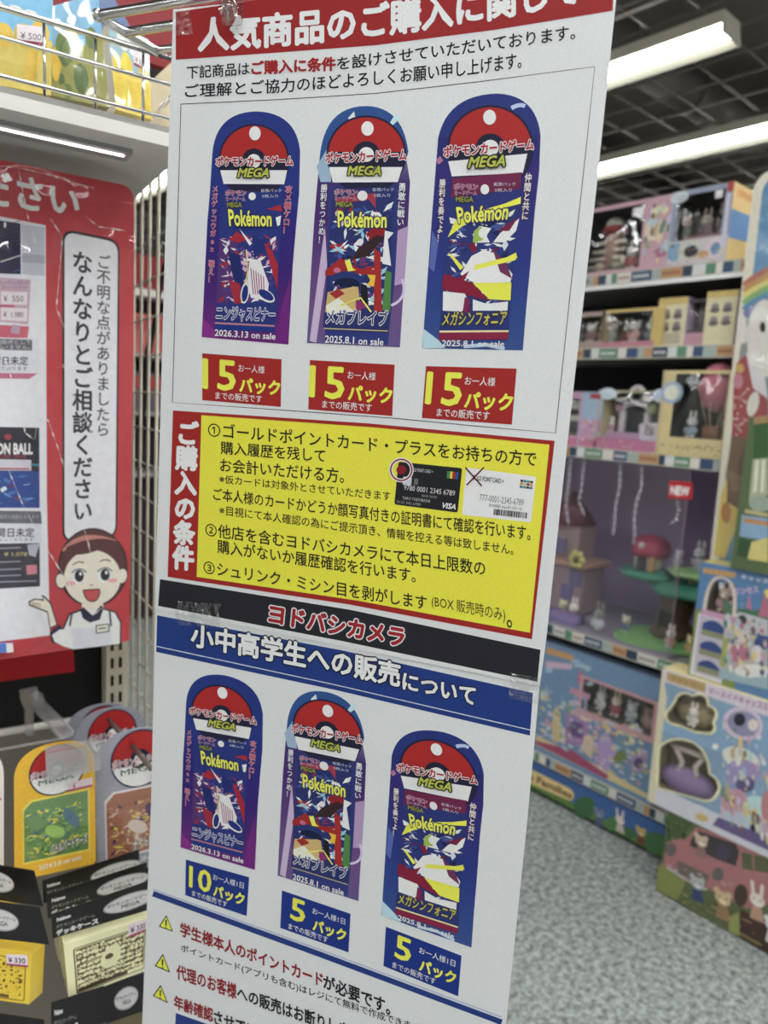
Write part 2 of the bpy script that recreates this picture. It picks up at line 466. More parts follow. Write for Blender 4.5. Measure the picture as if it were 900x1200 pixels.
def shards(mb, S, quad, n, cols, seed, h, size=(.05, .16), mat=PAPER):
    """a spray of pointed colour chips inside a quad"""
    rnd = random.Random(seed); hm = homog(UNIT, quad)
    for _ in range(n):
        u, v = rnd.uniform(.06, .94), rnd.uniform(.05, .95); a = rnd.uniform(0, 2 * pi); l = rnd.uniform(*size); w = l * rnd.uniform(.15, .45)
        asp = .5
        pts = []
        for du, dv in ((-l, 0), (0, -w), (l, 0), (0, w)):
            x = u + (du * cos(a) - dv * sin(a)); y = v + (du * sin(a) + dv * cos(a)) * asp
            pts.append(hm(min(.995, max(.005, x)), min(.995, max(.005, y))))
        poly(mb, S, pts, rnd.choice(cols), h, mat)

def bands(mb, S, left, right, cols, h):
    """print that runs from colour to colour, top to bottom, between two edges"""
    n = len(left)
    v = [S.P(*p, h * H) for p in left + right]
    mb.add(v, [[i, i + 1, n + i + 1, n + i] for i in range(n - 1)], PAPER, cols=cols + cols)

def pack_head(mb, S, cx, cy, hole, ttl, mega):
    poly(mb, S, ell(*hole), (206, 208, 208), 7)
    qtext(mb, S, 'ポケモンカードゲーム', (186, 40, 66), *ttl, h=8, off=.04, outline=(230, 222, 228), ow=.075)
    qtext(mb, S, 'MEGA', (176, 182, 70), *mega, h=10, off=.03, outline=(34, 36, 30), ow=.1, shear=.2)
LOGO_Y = (238, 222, 60)
def pack_print(name, parent, style, S):
    mb = MB()
    if style == 1:
        L = [(75, 240), (64, 420), (52, 560), (42, 760), (34, 930), (25, 1100)]; R = [(487, 230), (482, 430), (468, 580), (452, 770), (442, 960), (432, 1135)]
        bands(mb, S, L, R, [(40, 62, 146), (42, 58, 148), (50, 46, 142), (64, 38, 132), (90, 40, 132), (128, 40, 138)], 1)
        poly(mb, S, [(75, 240)] + bez((75, 240), (92, 44), (285, 42), 12)[1:] + bez((285, 42), (470, 50), (487, 230), 12)[1:], (40, 62, 146), 1)
        poly(mb, S, [(25, 1100), (30, 1010), (80, 1060), (95, 1103)], (150, 48, 150), 2); poly(mb, S, [(432, 1135), (440, 820), (395, 980), (380, 1130)], (126, 40, 140), 2)
        emblem(mb, S, 270, 275, 158, 165, 2, low=[(112, 318), (426, 318), (412, 384), (128, 382)])
        art = [(118, 415), (410, 420), (370, 1052), (88, 1036)]
        poly(mb, S, art, (44, 60, 142), 4)
        top = homog(UNIT, art); A = lambda *p: [top(u, v) for u, v in p]
        poly(mb, S, A((0, .36), (.3, .32), (.36, .6), (.2, .84), (0, .84)), (92, 56, 128), 5)
        shards(mb, S, A((.0, .3), (1, .3), (1, .86), (0, .86)), 170, [(224, 216, 226), (216, 206, 218), (178, 44, 60), (206, 160, 190), (60, 78, 172), (120, 60, 140)], 3, 5, (.03, .13))
        for p, cc in (([(150, 700), (205, 715), (225, 850), (190, 880), (165, 790)], (34, 48, 120)), ([(250, 730), (300, 740), (340, 850), (330, 930), (255, 915), (240, 830)], (214, 204, 222)),
                      ([(262, 620), (300, 640), (345, 640), (310, 700), (270, 735)], (36, 52, 130)), ([(318, 655), (352, 690), (384, 760), (380, 880), (352, 780)], (182, 40, 62)),
                      ([(160, 640), (190, 605), (240, 640), (200, 660)], (182, 40, 62)), ([(200, 590), (262, 660), (250, 672)], (216, 210, 220)), ([(345, 640), (362, 650), (350, 668)], (226, 222, 228)),
                      ([(150, 830), (205, 850), (212, 940), (180, 945)], (176, 44, 66)), ([(330, 500), (395, 480), (405, 512)], (186, 44, 56)), ([(372, 540), (398, 530), (392, 575), (380, 580)], (206, 212, 226))):
            poly(mb, S, p, cc, 6)
        poly(mb, S, ell(325, 905, 48, 26, rot=32), (216, 212, 224), 7); poly(mb, S, ell(327, 903, 40, 19, rot=32), (36, 54, 140), 8)
        poly(mb, S, ell(228, 895, 20, 48, rot=8), (216, 212, 224), 7); poly(mb, S, ell(228, 895, 14, 40, rot=8), (36, 54, 140), 8)
        for k in range(6): stroke(mb, S, [(255 + k * 12, 775 + k * 8), (268 + k * 10, 900)], 4, (160, 60, 110), 7)
        stroke(mb, S, [(208, 705), (235, 690), (240, 800), (212, 940)], 5, (206, 200, 120), 7)
        lt = ([(150, 503), (352, 512)], [(156, 578), (352, 580)]); hole2 = (262, 440, 17, 18)
        mt = ((93, 256), (455, 250), (452, 296), (93, 298)); mg = ((197, 309), (343, 309), (338, 350), (194, 350))
        sm = (137, 411, 233, 437); nm = ('ニンジャスピナー', (48, 62, 160), (212, 206, 226), [(95, 955), (372, 965)], [(93, 1020), (366, 1028)])
        dt = ('2026.3.13 on sale', [(88, 1064), (372, 1082)], [(86, 1094), (370, 1112)])
        vt = (('メガゲッコウガex 戦え！', (200, 70, 100), (75, 388), (104, 388), (82, 848), (52, 846)), ('攻メ穫ケロ！', (206, 66, 92), (418, 388), (452, 388), (436, 618), (402, 616)))
        head = ((275, 145, 27, 33), mt, mg); hc = (270, 275)
        poly(mb, S, [(88, 1030), (368, 1044), (367, 1052), (87, 1038)], (190, 130, 150), 6)
        poly(mb, S, [(88, 1040), (368, 1054), (366, 1078), (86, 1066)], (34, 60, 150), 5)
    elif style == 2:
        L = [(75, 300), (66, 400), (52, 560), (38, 780), (28, 960), (18, 1130)]; R = [(470, 300), (486, 400), (478, 560), (466, 780), (452, 960), (440, 1150)]
        bands(mb, S, L, R, [(118, 110, 160), (78, 56, 128), (86, 50, 128), (104, 70, 140), (120, 86, 146), (110, 92, 150)], 1)
        poly(mb, S, [(75, 300)] + bez((75, 300), (92, 54), (290, 55), 12)[1:] + bez((290, 55), (452, 60), (478, 260), 12)[1:] + [(470, 300)], (48, 92, 160), 1)
        poly(mb, S, [(120, 420), (430, 410), (420, 800), (385, 1140), (100, 1120)], (52, 66, 142), 2)
        poly(mb, S, [(205, 110), (232, 78), (240, 120), (215, 128)], (196, 214, 226), 2); poly(mb, S, [(395, 130), (420, 90), (442, 110), (408, 142)], (180, 206, 222), 2)
        poly(mb, S, [(62, 330), (120, 230), (128, 400), (80, 400)], (150, 176, 200), 2)
        poly(mb, S, [(100, 600), (110, 780), (60, 1130), (30, 1120)], (190, 170, 200), 2)
        stroke(mb, S, bez((400, 960), (480, 930), (450, 840), 8), 12, (196, 186, 212), 3)
        poly(mb, S, [(430, 620), (478, 600), (460, 860), (415, 870)], (176, 150, 190), 2)
        emblem(mb, S, 288, 275, 172, 168, 4, low=[(118, 332), (452, 332), (430, 400), (136, 402)])
        art = [(135, 432), (415, 425), (388, 1072), (92, 1060)]
        poly(mb, S, art, (46, 58, 124), 6)
        tf = homog(UNIT, art); A = lambda *p: [tf(u, v) for u, v in p]
        shards(mb, S, A((.0, .1), (1, .1), (1, .87), (0, .87)), 190, [(222, 222, 228), (206, 208, 220), (178, 40, 46), (66, 92, 170), (140, 190, 210), (30, 34, 76), (110, 60, 130)], 11, 7, (.03, .14))
        for p, cc in (([(150, 470), (330, 450), (330, 520), (300, 480), (150, 500)], (176, 60, 80)), ([(285, 640), (330, 592), (375, 600), (370, 640), (320, 660)], (160, 30, 40)),
                      ([(335, 640), (372, 650), (300, 735), (222, 752), (250, 700)], (62, 40, 44)), ([(372, 620), (412, 630), (385, 660), (400, 780), (360, 770)], (214, 214, 222)),
                      ([(102, 800), (170, 745), (250, 790), (350, 800), (352, 830), (240, 815), (100, 825)], (176, 40, 40)), ([(322, 700), (352, 720), (358, 990), (322, 985)], (182, 44, 42)),
                      ([(375, 800), (402, 810), (396, 990), (360, 980)], (84, 140, 70)), ([(112, 900), (250, 870), (262, 980), (100, 990)], (200, 170, 110)), ([(105, 960), (160, 925), (230, 985), (110, 1005)], (214, 206, 190)),
                      ([(265, 860), (290, 870), (300, 980), (262, 930)], (34, 30, 44)), ([(240, 930), (300, 960), (240, 990)], (160, 50, 120))):
            poly(mb, S, p, cc, 8)
        poly(mb, S, ell(198, 850, 76, 46, 24, 180, 372), (44, 62, 128), 9); poly(mb, S, ell(198, 868, 60, 34, 24, 180, 372), (26, 34, 78), 10)
        poly(mb, S, [(120, 905), (160, 885), (190, 905), (150, 930)], (176, 48, 48), 10)
        poly(mb, S, [(190, 760), (212, 748), (225, 790), (242, 800), (205, 806)], (232, 206, 70), 10); poly(mb, S, [(292, 820), (330, 822), (322, 875), (290, 868), (306, 845)], (226, 176, 40), 10)
        poly(mb, S, ell(155, 800, 16, 12), (206, 110, 150), 10); poly(mb, S, ell(262, 672, 12, 16, rot=20), (206, 200, 210), 10)
        stroke(mb, S, [(170, 960), (262, 925), (310, 990)], 8, (226, 204, 90), 10)
        lt = ([(158, 532), (380, 538)], [(160, 604), (378, 606)]); hole2 = (270, 462, 23, 23)
        mt = ((103, 268), (470, 250), (468, 300), (103, 314)); mg = ((204, 328), (356, 328), (352, 368), (204, 368))
        sm = (142, 432, 246, 458); nm = ('メガブレイブ', (60, 66, 130), (216, 216, 226), [(108, 975), (386, 985)], [(104, 1040), (382, 1050)])
        dt = ('2025.8.1 on sale', [(102, 1096), (366, 1110)], [(100, 1128), (364, 1142)])
        vt = (('勝利をつかめ！', (222, 222, 228), (82, 408), (112, 408), (96, 680), (66, 680)), ('勇敢に戦い', (222, 222, 228), (434, 402), (470, 402), (458, 600), (424, 600)))
        head = ((293, 157, 28, 33), mt, mg)
        stroke(mb, S, [(96, 1064), (386, 1076)], 4, (200, 180, 130), 9)
    else:
        L = [(88, 230), (76, 380), (62, 560), (46, 780), (32, 970), (18, 1155)]; R = [(538, 220), (532, 380), (512, 560), (494, 780), (476, 970), (460, 1165)]
        bands(mb, S, L, R, [(46, 52, 130), (58, 50, 134), (52, 58, 142), (46, 62, 148), (50, 78, 154), (60, 88, 156)], 1)
        poly(mb, S, [(88, 230)] + bez((88, 230), (130, 40), (350, 36), 12)[1:] + bez((350, 36), (520, 44), (538, 220), 12)[1:], (44, 60, 140), 1)
        stroke(mb, S, bez((410, 100), (450, 78), (470, 92), 6), 18, (176, 186, 216), 2)
        poly(mb, S, [(20, 1155), (24, 1070), (90, 1120), (120, 1155)], (170, 200, 214), 2); poly(mb, S, [(62, 640), (90, 690), (70, 820), (48, 800)], (92, 112, 186), 2)
        poly(mb, S, [(78, 330), (96, 310), (110, 330), (90, 348)], (186, 120, 160), 2)
        stroke(mb, S, [(200, 1148), (300, 1140), (380, 1158)], 16, (176, 196, 214), 2)
        emblem(mb, S, 318, 275, 180, 178, 2, slope=-.03, low=[(132, 334), (480, 300), (460, 385), (148, 400)])
        art = [(150, 408), (455, 382), (396, 1116), (90, 1120)]
        poly(mb, S, art, (48, 62, 136), 4)
        tf = homog(UNIT, art); A = lambda *p: [tf(u, v) for u, v in p]
        poly(mb, S, A((0, 0), (1, 0), (1, .1), (0, .12)), (128, 38, 84), 5)
        shards(mb, S, A((.0, .2), (1, .2), (1, .86), (0, .86)), 150, [(222, 222, 228), (206, 210, 222), (120, 36, 80), (74, 96, 170), (30, 40, 96), (190, 200, 220)], 23, 5, (.03, .12))
        for p, cc in (([(160, 600), (240, 560), (380, 520), (452, 490), (450, 520), (330, 550), (220, 600), (130, 668)], (230, 214, 56)), ([(130, 735), (150, 745), (200, 800), (185, 812)], (230, 214, 56)),
                      ([(330, 690), (360, 650), (445, 585), (430, 640), (380, 690)], (212, 206, 222)), ([(345, 640), (440, 580), (400, 640)], (134, 36, 76)),
                      ([(185, 830), (235, 750), (290, 722), (350, 745), (415, 830), (405, 865), (250, 870)], (212, 206, 218)), ([(330, 730), (385, 770), (412, 850), (360, 820)], (124, 54, 100)),
                      ([(220, 700), (245, 690), (260, 720), (240, 740)], (140, 30, 60)), ([(245, 812), (250, 790), (430, 745), (428, 768)], (230, 214, 56)), ([(360, 770), (430, 735), (436, 760)], (230, 214, 56)),
                      ([(112, 828), (240, 868), (312, 946), (104, 896)], (150, 30, 62)), ([(240, 868), (410, 866), (406, 945), (312, 940)], (232, 216, 52)), ([(110, 905), (205, 915), (225, 960), (190, 995), (108, 990)], (212, 206, 218)),
                      ([(205, 930), (228, 940), (215, 1000), (195, 1000)], (140, 40, 90)), ([(240, 940), (300, 960), (395, 950), (392, 990), (240, 990)], (206, 210, 220)), ([(140, 870), (225, 815), (200, 860)], (150, 30, 62)),
                      ([(240, 655), (270, 618), (322, 628), (300, 660), (315, 690), (250, 692)], (208, 212, 208)), ([(245, 640), (280, 615), (262, 690), (240, 690)], (150, 176, 70))):
            poly(mb, S, p, cc, 6)
        poly(mb, S, ell(270, 655, 22, 30), (150, 180, 72), 7); poly(mb, S, ell(285, 650, 20, 22), (206, 212, 200), 8)
        lt = ([(168, 538), (402, 520)], [(178, 606), (390, 588)]); hole2 = (293, 457, 19, 22)
        mt = ((112, 268), (510, 234), (506, 282), (114, 316)); mg = ((224, 316), (384, 306), (380, 354), (220, 362))
        sm = (158, 432, 262, 458); nm = ('メガシンフォニア', (188, 180, 80), (60, 56, 40), [(114, 996), (392, 990)], [(104, 1056), (386, 1052)])
        dt = ('2025.8.1 on sale', [(106, 1120), (380, 1124)], [(104, 1146), (376, 1148)])
        vt = (('勝利を奏でよ！', (222, 216, 226), (94, 410), (122, 410), (108, 690), (80, 690)), ('仲間と共に', (222, 216, 226), (470, 384), (502, 384), (484, 592), (452, 592)))
        head = ((314, 140, 28, 33), mt, mg)
        poly(mb, S, [(92, 1086), (398, 1084), (396, 1116), (90, 1120)], (150, 36, 76), 6); stroke(mb, S, [(94, 1082), (398, 1080)], 8, (210, 200, 150), 6)
    pack_head(mb, S, 0, 0, *head)
    poly(mb, S, ell(*hole2), (206, 208, 210), 8)
    x0, y0, x1, y1 = sm
    rtext(mb, S, 'ポケモン', (170, 50, 96), x0, y0, x1, y1, h=8, off=.03, outline=(206, 190, 214), ow=.05)
    rtext(mb, S, 'カードゲーム', (150, 60, 110), x0 + 2, y1 + 5, x1 - 4, y1 + 25, h=8, off=.02, outline=(200, 186, 212), ow=.04)
    rtext(mb, S, 'MEGA', (150, 156, 60), x0 + 8, y1 + 32, x1 - 20, y1 + 54, h=8, off=.03, outline=(30, 34, 40), ow=.06)
    rtext(mb, S, '拡張パック', (196, 200, 216), x1 + 70, y0 - 6, x1 + 166, y0 + 10, h=8); rtext(mb, S, '5枚入り', (196, 200, 216), x1 + 76, y0 + 20, x1 + 150, y0 + 36, h=8)
    text(mb, S, 'Pokémon', (40, 44, 110), *lt, h=9, off=.085); text(mb, S, 'Pokémon', LOGO_Y, *lt, h=10, off=.03)
    s, c1, c2, tp, bt = nm
    text(mb, S, s, c2, tp, bt, h=9, off=.075); text(mb, S, s, c1, tp, bt, h=10, off=.02)
    s, tp, bt = dt
    text(mb, S, s, (222, 222, 228), tp, bt, h=9, off=.02)
    for s, cc, a, b_, c_, d in vt: vtext(mb, S, s, cc, a, b_, c_, d, h=8, off=.02, outline=(120, 30, 70) if style != 2 else (60, 60, 140), ow=.05) if style != 1 else vtext(mb, S, s, cc, a, b_, c_, d, h=8, off=.015, outline=(216, 196, 216), ow=.03)
    return mb.build(name, parent)

def limit_print(parent, quad, col, num, who, nb, lab=None):
    mb = MB(); S = B.through(homog(UNIT, quad))
    poly(mb, S, UNIT, col, 1)
    x0, x1, y0, y1 = nb
    rtext(mb, S, num, YEL, x0, y0, x1, y1, h=2, off=.022)
    rtext(mb, S, who, WHITE, .46, .17, (.79 if len(who) == 4 else .93), .33, h=2, off=.004)
    rtext(mb, S, 'パック', YEL, .48, .46, .985 if len(num) == 2 and num == '15' else .95, .76, h=2, off=.04)
    rtext(mb, S, 'までの販売です', WHITE, .12 if num != '15' else .17, .79, .70 if num != '15' else .76, .95, h=2, off=.006)
    o = mb.build('limit_box', parent); return o

# ---- upper poster
p0 = B.P(455, 700)
up = thing('poster', 'tall white hanging poster with red top band and yellow conditions box', 'poster', p0)
SHEETC = PWHITE
m = MB()
m.prism([B.P(*q, 0) for q in [(203, 11), (193, 300), (188, 480), (181.7, 713.5), (632.5, 804), (640, 750), (668, 490), (697, 238), (722, 0), (726, -44)]], -_bn * .0004, PAPER, SHEETC)
m.build('paper_sheet', up)
m = MB()
band_t = [(206, 14), (330, -4), (520, -30), (721, -60)]; band_b = [(718, 12.5), (580, 35), (440, 53), (320, 62), (206, 70)]
poly(m, B, band_t[:1] + band_t[1:] + band_b, RED, 1)
m.build('red_top_band', up)
m = MB()
text(m, B, '人気商品のご購入に関して', (214, 214, 214), [(233, 22), (455, 2), (677, -33)], [(233, 60), (455, 41), (677, 5)], 3, .04)
m.build('heading_lettering', up)
m = MB()
text(m, B, '下記商品は', INK, [(219, 77.5), (292, 72.5)], [(219, 92.5), (292, 87.5)], 2, .014)
text(m, B, 'ご購入に条件', (176, 36, 40), [(295, 72), (393, 66.5)], [(295, 87.5), (393, 82.5)], 2, .04)
text(m, B, 'を設けさせていただいております。', INK, [(395, 67), (535, 48), (674, 28.5)], [(395, 82.5), (535, 65), (674, 46)], 2, .014)
text(m, B, 'ご理解とご協力のほどよろしくお願い申し上げます。', INK, [(217, 99), (430, 83.5), (611, 60.5)], [(217, 114.5), (430, 101), (611, 80)], 2, .014)
m.build('introduction_lettering', up)
m = MB()
stroke(m, B, [(212, 122), (330, 116.5), (440, 109.5), (560, 96), (697, 78), (684, 200), (668, 345), (651, 507.5), (560, 499.5), (460, 490), (330, 480.5), (202, 471.6)], .9, (50, 52, 56), 1, close=True)
m.build('thin_frame_edge', up)
o = pack_print('product_picture', up, 1, E5); o['label'] = 'picture of a navy card pack with white and red chips'
o = pack_print('product_picture', up, 2, E6); o['label'] = 'picture of a purple card pack with red and black art'
o = pack_print('product_picture', up, 3, E7); o['label'] = 'picture of a blue card pack with yellow ribbons'
BRED = (178, 40, 36)
limit_print(up, [(237, 414), (330, 421), (329, 476.8), (237, 469)], BRED, '15', 'お一人様', (.01, .42, .12, .74))
limit_print(up, [(363.2, 421.9), (462.5, 427.4), (459.6, 487.5), (361.2, 479.7)], BRED, '15', 'お一人様', (.01, .42, .12, .74))
limit_print(up, [(499.2, 429), (605.5, 432), (599.8, 497.6), (494.3, 489.8)], BRED, '15', 'お一人様', (.03, .43, .12, .72))
m = MB()
poly(m, B, [(202.7, 481), (430, 496), (650, 516.6), (623.3, 749), (410, 708.5), (196.5, 676)], BRED, 1)
poly(m, B, [(236, 486.5), (440, 501), (644, 521), (621, 741.5), (420, 704), (230.5, 676)], (216, 204, 40), 2)
m.build('conditions_panel', up)
m = MB(); vtext(m, B, 'ご購入の条件', (216, 212, 208), (207, 492), (233, 493.5), (227.5, 669), (201.5, 667), h=2, off=.05); m.build('side_heading_lettering', up)
m = MB(); TI = (40, 42, 30)
def yl(s, l, t0, b0, r, t1, b1, off=.012): text(m, B, s, TI, [(l, t0), (r, t1)], [(l, b0), (r, b1)], 3, off)
yl('①ゴールドポイントカード・プラスをお持ちの方で', 244, 494.5, 511.5, 628.5, 529, 547)
yl('購入履歴を残して', 258.7, 517, 532, 381, 526.5, 542)
yl('お会計いただける方。', 258, 537, 552.5, 403, 549, 566.5)
yl('※仮カードは対象外とさせていただきます', 257, 556, 566, 457.5, 576, 587, .008)
yl('ご本人様のカードかどうか顔写真付きの証明書にて確認を行います。', 250, 571.5, 586, 621.5, 616.5, 633.8)
yl('※目視にて本人確認の為にご提示頂き、情報を控える等は致しません。', 257, 591.8, 603, 601.5, 638, 650.5, .008)
yl('②他店を含むヨドバシカメラにて本日上限数の', 240.8, 612, 628, 568.5, 657.5, 675)
yl('購入がないか履歴確認を行います。', 254.7, 632, 648, 487, 666.5, 683)
yl('③シュリンク・ミシン目を剥がします', 238.7, 656, 672, 500, 698, 715)
yl('(BOX 販売時のみ)', 506, 697, 713, 592, 712, 731, 0)
yl('。', 594, 726, 735, 600, 727, 736)
m.build('conditions_lettering', up)
m = MB()
poly(m, C7, rpoly([(232, 177), (490, 203), (472, 383), (215, 350)], 10), (40, 40, 44), 3)
Q = C7.through(lambda x, y, f=homog(UNIT, [(467, 541), (541.6, 548.6), (536.4, 600.6), (462, 591)]): f(x, y))
rtext(m, Q, 'GOLD POINT CARD +', (190, 190, 194), .2, .11, .56, .19, h=4)
poly(m, Q, rpoly([(.1, .33), (.24, .33), (.24, .52), (.1, .52)], .03), (186, 190, 204), 4); rtext(m, Q, ')))', (170, 172, 180), .28, .34, .34, .5, h=4)
rtext(m, Q, '9780 0001 2345 6789', (196, 196, 200), .13, .52, .93, .64, h=4); rtext(m, Q, '00/00 00/00', (150, 150, 154), .42, .69, .66, .75, h=4)
rtext(m, Q, 'TARO YODOBASHI', (180, 180, 184), .12, .79, .56, .86, h=4); rtext(m, Q, '0123 345 6789', (160, 160, 164), .04, .9, .42, .96, h=4)
rtext(m, Q, 'VISA', (206, 206, 210), .76, .82, .96, .94, h=4, off=.03, shear=.25)
for i, cc in enumerate(((60, 140, 90), (206, 190, 60), (180, 60, 50), (60, 90, 160))): poly(m, Q, [(.78 + i * .045, .1), (.82 + i * .045, .1), (.82 + i * .045, .26), (.78 + i * .045, .26)], cc, 4)
o = m.build('point_card_picture', up); o['label'] = 'black sample point card circled in red'
m = MB(); stroke(m, C7, ell(243, 210, 43, 43, 30), 15, (214, 206, 206), 5, close=True); stroke(m, C7, ell(243, 210, 43, 43, 30), 6, (160, 30, 44), 6, close=True)
poly(m, C7, ell(243, 210, 20, 18), (150, 30, 44), 5)
m.build('red_circle_mark', up)
m = MB()
poly(m, C7, rpoly([(507, 200), (790, 238), (770, 423), (490, 392)], 10), (206, 208, 210), 3)
Q = B.through(homog(UNIT, [(546.5, 547.8), (628, 558.8), (622.4, 612), (541.6, 603)]))
rtext(m, Q, 'GOLD POINT CARD +', (60, 60, 66), .1, .14, .54, .24, h=4, off=.02)
for i in range(4):
    for j in range(3): poly(m, Q, [(.78 + i * .048, .1 + j * .065), (.822 + i * .048, .1 + j * .065), (.822 + i * .048, .15 + j * .065), (.78 + i * .048, .15 + j * .065)], [(90, 60, 50), (206, 150, 50), (60, 120, 160), (190, 180, 150), (60, 150, 120), (150, 60, 60)][(i * 2 + j) % 6], 4)
rtext(m, Q, '777-0001-2345-6789', (120, 120, 124), .22, .52, .86, .66, h=4); rtext(m, Q, '有効期限 20xx年11月11日', (90, 90, 94), .36, .7, .84, .77, h=4)
rnd = random.Random(3); x = .44
while x < .93:
    w = rnd.choice((.006, .012, .018)); poly(m, Q, [(x, .8), (x + w, .8), (x + w, .93), (x, .93)], (40, 40, 42), 4); x += w + rnd.choice((.006, .01))
o = m.build('point_card_picture', up); o['label'] = 'white sample point card crossed out'
m = MB(); stroke(m, C7, [(503, 200), (570, 275)], 6, (100, 36, 40), 6); stroke(m, C7, [(578, 200), (508, 272)], 6, (100, 36, 40), 6); m.build('cross_mark', up)
m = MB(); poly(m, B, [(187.5, 678.7), (410, 714.5), (633.4, 761.5), (629.7, 799), (400, 751), (185.3, 710)], (44, 44, 52), 1); m.build('black_name_band', up)
m = MB()
lt = ([(317, 708), (474, 736)], [(315, 729), (472, 757.5)])
text(m, B, 'ヨドバシカメラ', (216, 212, 212), *lt, h=2, off=.1); text(m, B, 'ヨドバシカメラ', (178, 36, 44), *lt, h=3, off=.045)
m.build('shop_name_lettering', up)
TAPE = film('sticky_tape', 0.16, 0.25, 0.8, 120)
for q in ([(203, 13), (223, 10), (226, 40), (204, 42)], [(206, 704), (259, 708), (257, 736), (205, 732)], [(598, 788), (634, 795), (631, 826), (596, 818)]):
    m = MB(); m.poly([B.P(x, y, .0022) for x, y in q], TAPE); m.build('clear_tape', up)

# ---- lower poster
lo = thing('poster', 'white poster with blue top band and warning triangles, taped below the red banded one', 'poster', B.P(400, 1240))
BL_ = Surf(_bn, _bn.dot(_bq) - .001)
m = MB(); m.prism([B.P(*q, -.0010) for q in [(182.3, 700), (177, 940), (166.5, 1200), (161, 1330), (579, 1460), (593, 1200), (618, 960), (633, 796)]], -_bn * .0004, PAPER, SHEETC); m.build('paper_sheet', lo)
B2 = Surf(_bn, _bn.dot(_bq) - .001)
F1 = B2.crop(400, 700, .2889)
m = MB(); NB = (36, 66, 146)
poly(m, B2, [(184, 721), (400, 762), (624.5, 812), (621, 862), (395, 809), (183, 764)], NB, 1)
stroke(m, B2, [(183.4, 757.4), (395, 803), (621.5, 855.5)], 1.1, (190, 196, 210), 2)
m.build('blue_top_band', lo)
m = MB()
for off, cc, hh in ((.085, (26, 26, 34), 3), (.035, (216, 216, 218), 4)):
    text(m, B2, '小中高学生への販売', cc, [(225, 731), (346, 752), (469, 777.5)], [(224, 757), (345, 780), (468, 805)], hh, off)
    text(m, B2, 'について', cc, [(473, 789), (557, 806.5)], [(472, 807), (556, 826)], hh, off)
m.build('heading_lettering', lo)
def lower(style, src, dst):
    o = pack_print('product_picture', lo, style, B2.through(homog(src, dst)))
    o['label'] = ['picture of a navy card pack with white and red chips', 'picture of a purple card pack with red and black art', 'picture of a blue card pack with yellow ribbons'][style - 1]
lower(1, [(75, 240), (487, 230), (432, 1135), (25, 1100)], [(218, 824.5), (308, 837), (298.7, 1019.5), (211.4, 993)])
lower(2, [(80, 290), (472, 280), (440, 1150), (18, 1130)], [(337, 852), (425.5, 868), (420, 1056), (325.3, 1026)])
lower(3, [(88, 230), (538, 220), (460, 1165), (18, 1155)], [(459.2, 885), (567, 908), (552.5, 1110.5), (447, 1073)])
BB = (26, 58, 150)
_b = B; B = B2
limit_print(lo, [(217.8, 1007.3), (292, 1028), (289, 1073.5), (217, 1049)], BB, '10', 'お一人様1日', (.07, .43, .14, .72))
limit_print(lo, [(330.4, 1043.4), (410.8, 1070.9), (408.4, 1116.2), (328.4, 1087.3)], BB, '5', 'お一人様1日', (.15, .35, .1, .66))
limit_print(lo, [(452.2, 1085.9), (540.9, 1120), (536.9, 1167.6), (449.3, 1132)], BB, '5', 'お一人様1日', (.15, .35, .1, .66))
B = _b
m = MB()
stroke(m, B2, [(179.2, 1047.2), (378, 1119.5), (588, 1198)], 6.5, NB, 1); stroke(m, B2, [(179.3, 1042.2), (378, 1114), (588, 1192)], 1.6, (170, 178, 204), 1)
m.build('blue_rule_stripe', lo)
for a, b_, c_ in (((195, 1072), (203, 1092), (186, 1086)), ((191, 1117.7), (199.5, 1140), (181, 1132)), ((188.3, 1154), (197, 1175.8), (178.8, 1167))):
    m = MB(); poly(m, B2, rpoly([a, b_, c_], 1.6, 3), (40, 40, 36), 1)
    cx, cy = (a[0] + b_[0] + c_[0]) / 3, (a[1] + b_[1] + c_[1]) / 3
    sh = lambda q, k: (cx + (q[0] - cx) * k, cy + (q[1] - cy) * k)
    poly(m, B2, rpoly([sh(a, .8), sh(b_, .8), sh(c_, .8)], 1.2, 3), (226, 214, 48), 2)
    stroke(m, B2, [(cx, cy - 5.5), (cx - .2, cy + 2)], [1.9, 1.2], (36, 36, 30), 3); poly(m, B2, ell(cx - .3, cy + 4.4, 1, 1), (36, 36, 30), 3)
    m.build('warning_triangle', lo)
m = MB(); RI = (160, 34, 40)
def lt_(s, c, l, t0, b0, r, t1, b1, off): text(m, B2, s, c, [(l, t0), (r, t1)], [(l, b0), (r, b1)], 2, off)
lt_('学生様本人のポイントカード', RI, 211.4, 1080.5, 1096.5, 378, 1140.5, 1157, .03)
lt_('が必要です。', INK, 379, 1141.5, 1158, 457, 1172, 1190, .03)
lt_('ポイントカード(アプリも含む)はレジにて無料で作成できます。', INK, 212, 1106, 1116, 496, 1202, 1214, .01)
lt_('代理のお客様', RI, 207, 1130, 1146.8, 277, 1153, 1171, .03)
lt_('への販売はお断りします。', INK, 278, 1155, 1171, 427, 1206, 1224, .03)
lt_('年齢確認', RI, 204, 1166, 1181.5, 249.5, 1182, 1198, .03)
lt_('させていただきます。', INK, 251, 1184, 1200, 372, 1226, 1243, .03)
m.build('notes_lettering', lo)
m = MB(); poly(m, B2, [(206, 1187), (575, 1318), (570, 1366), (204, 1236)], NB, 1); m.build('blue_footer_band', lo)

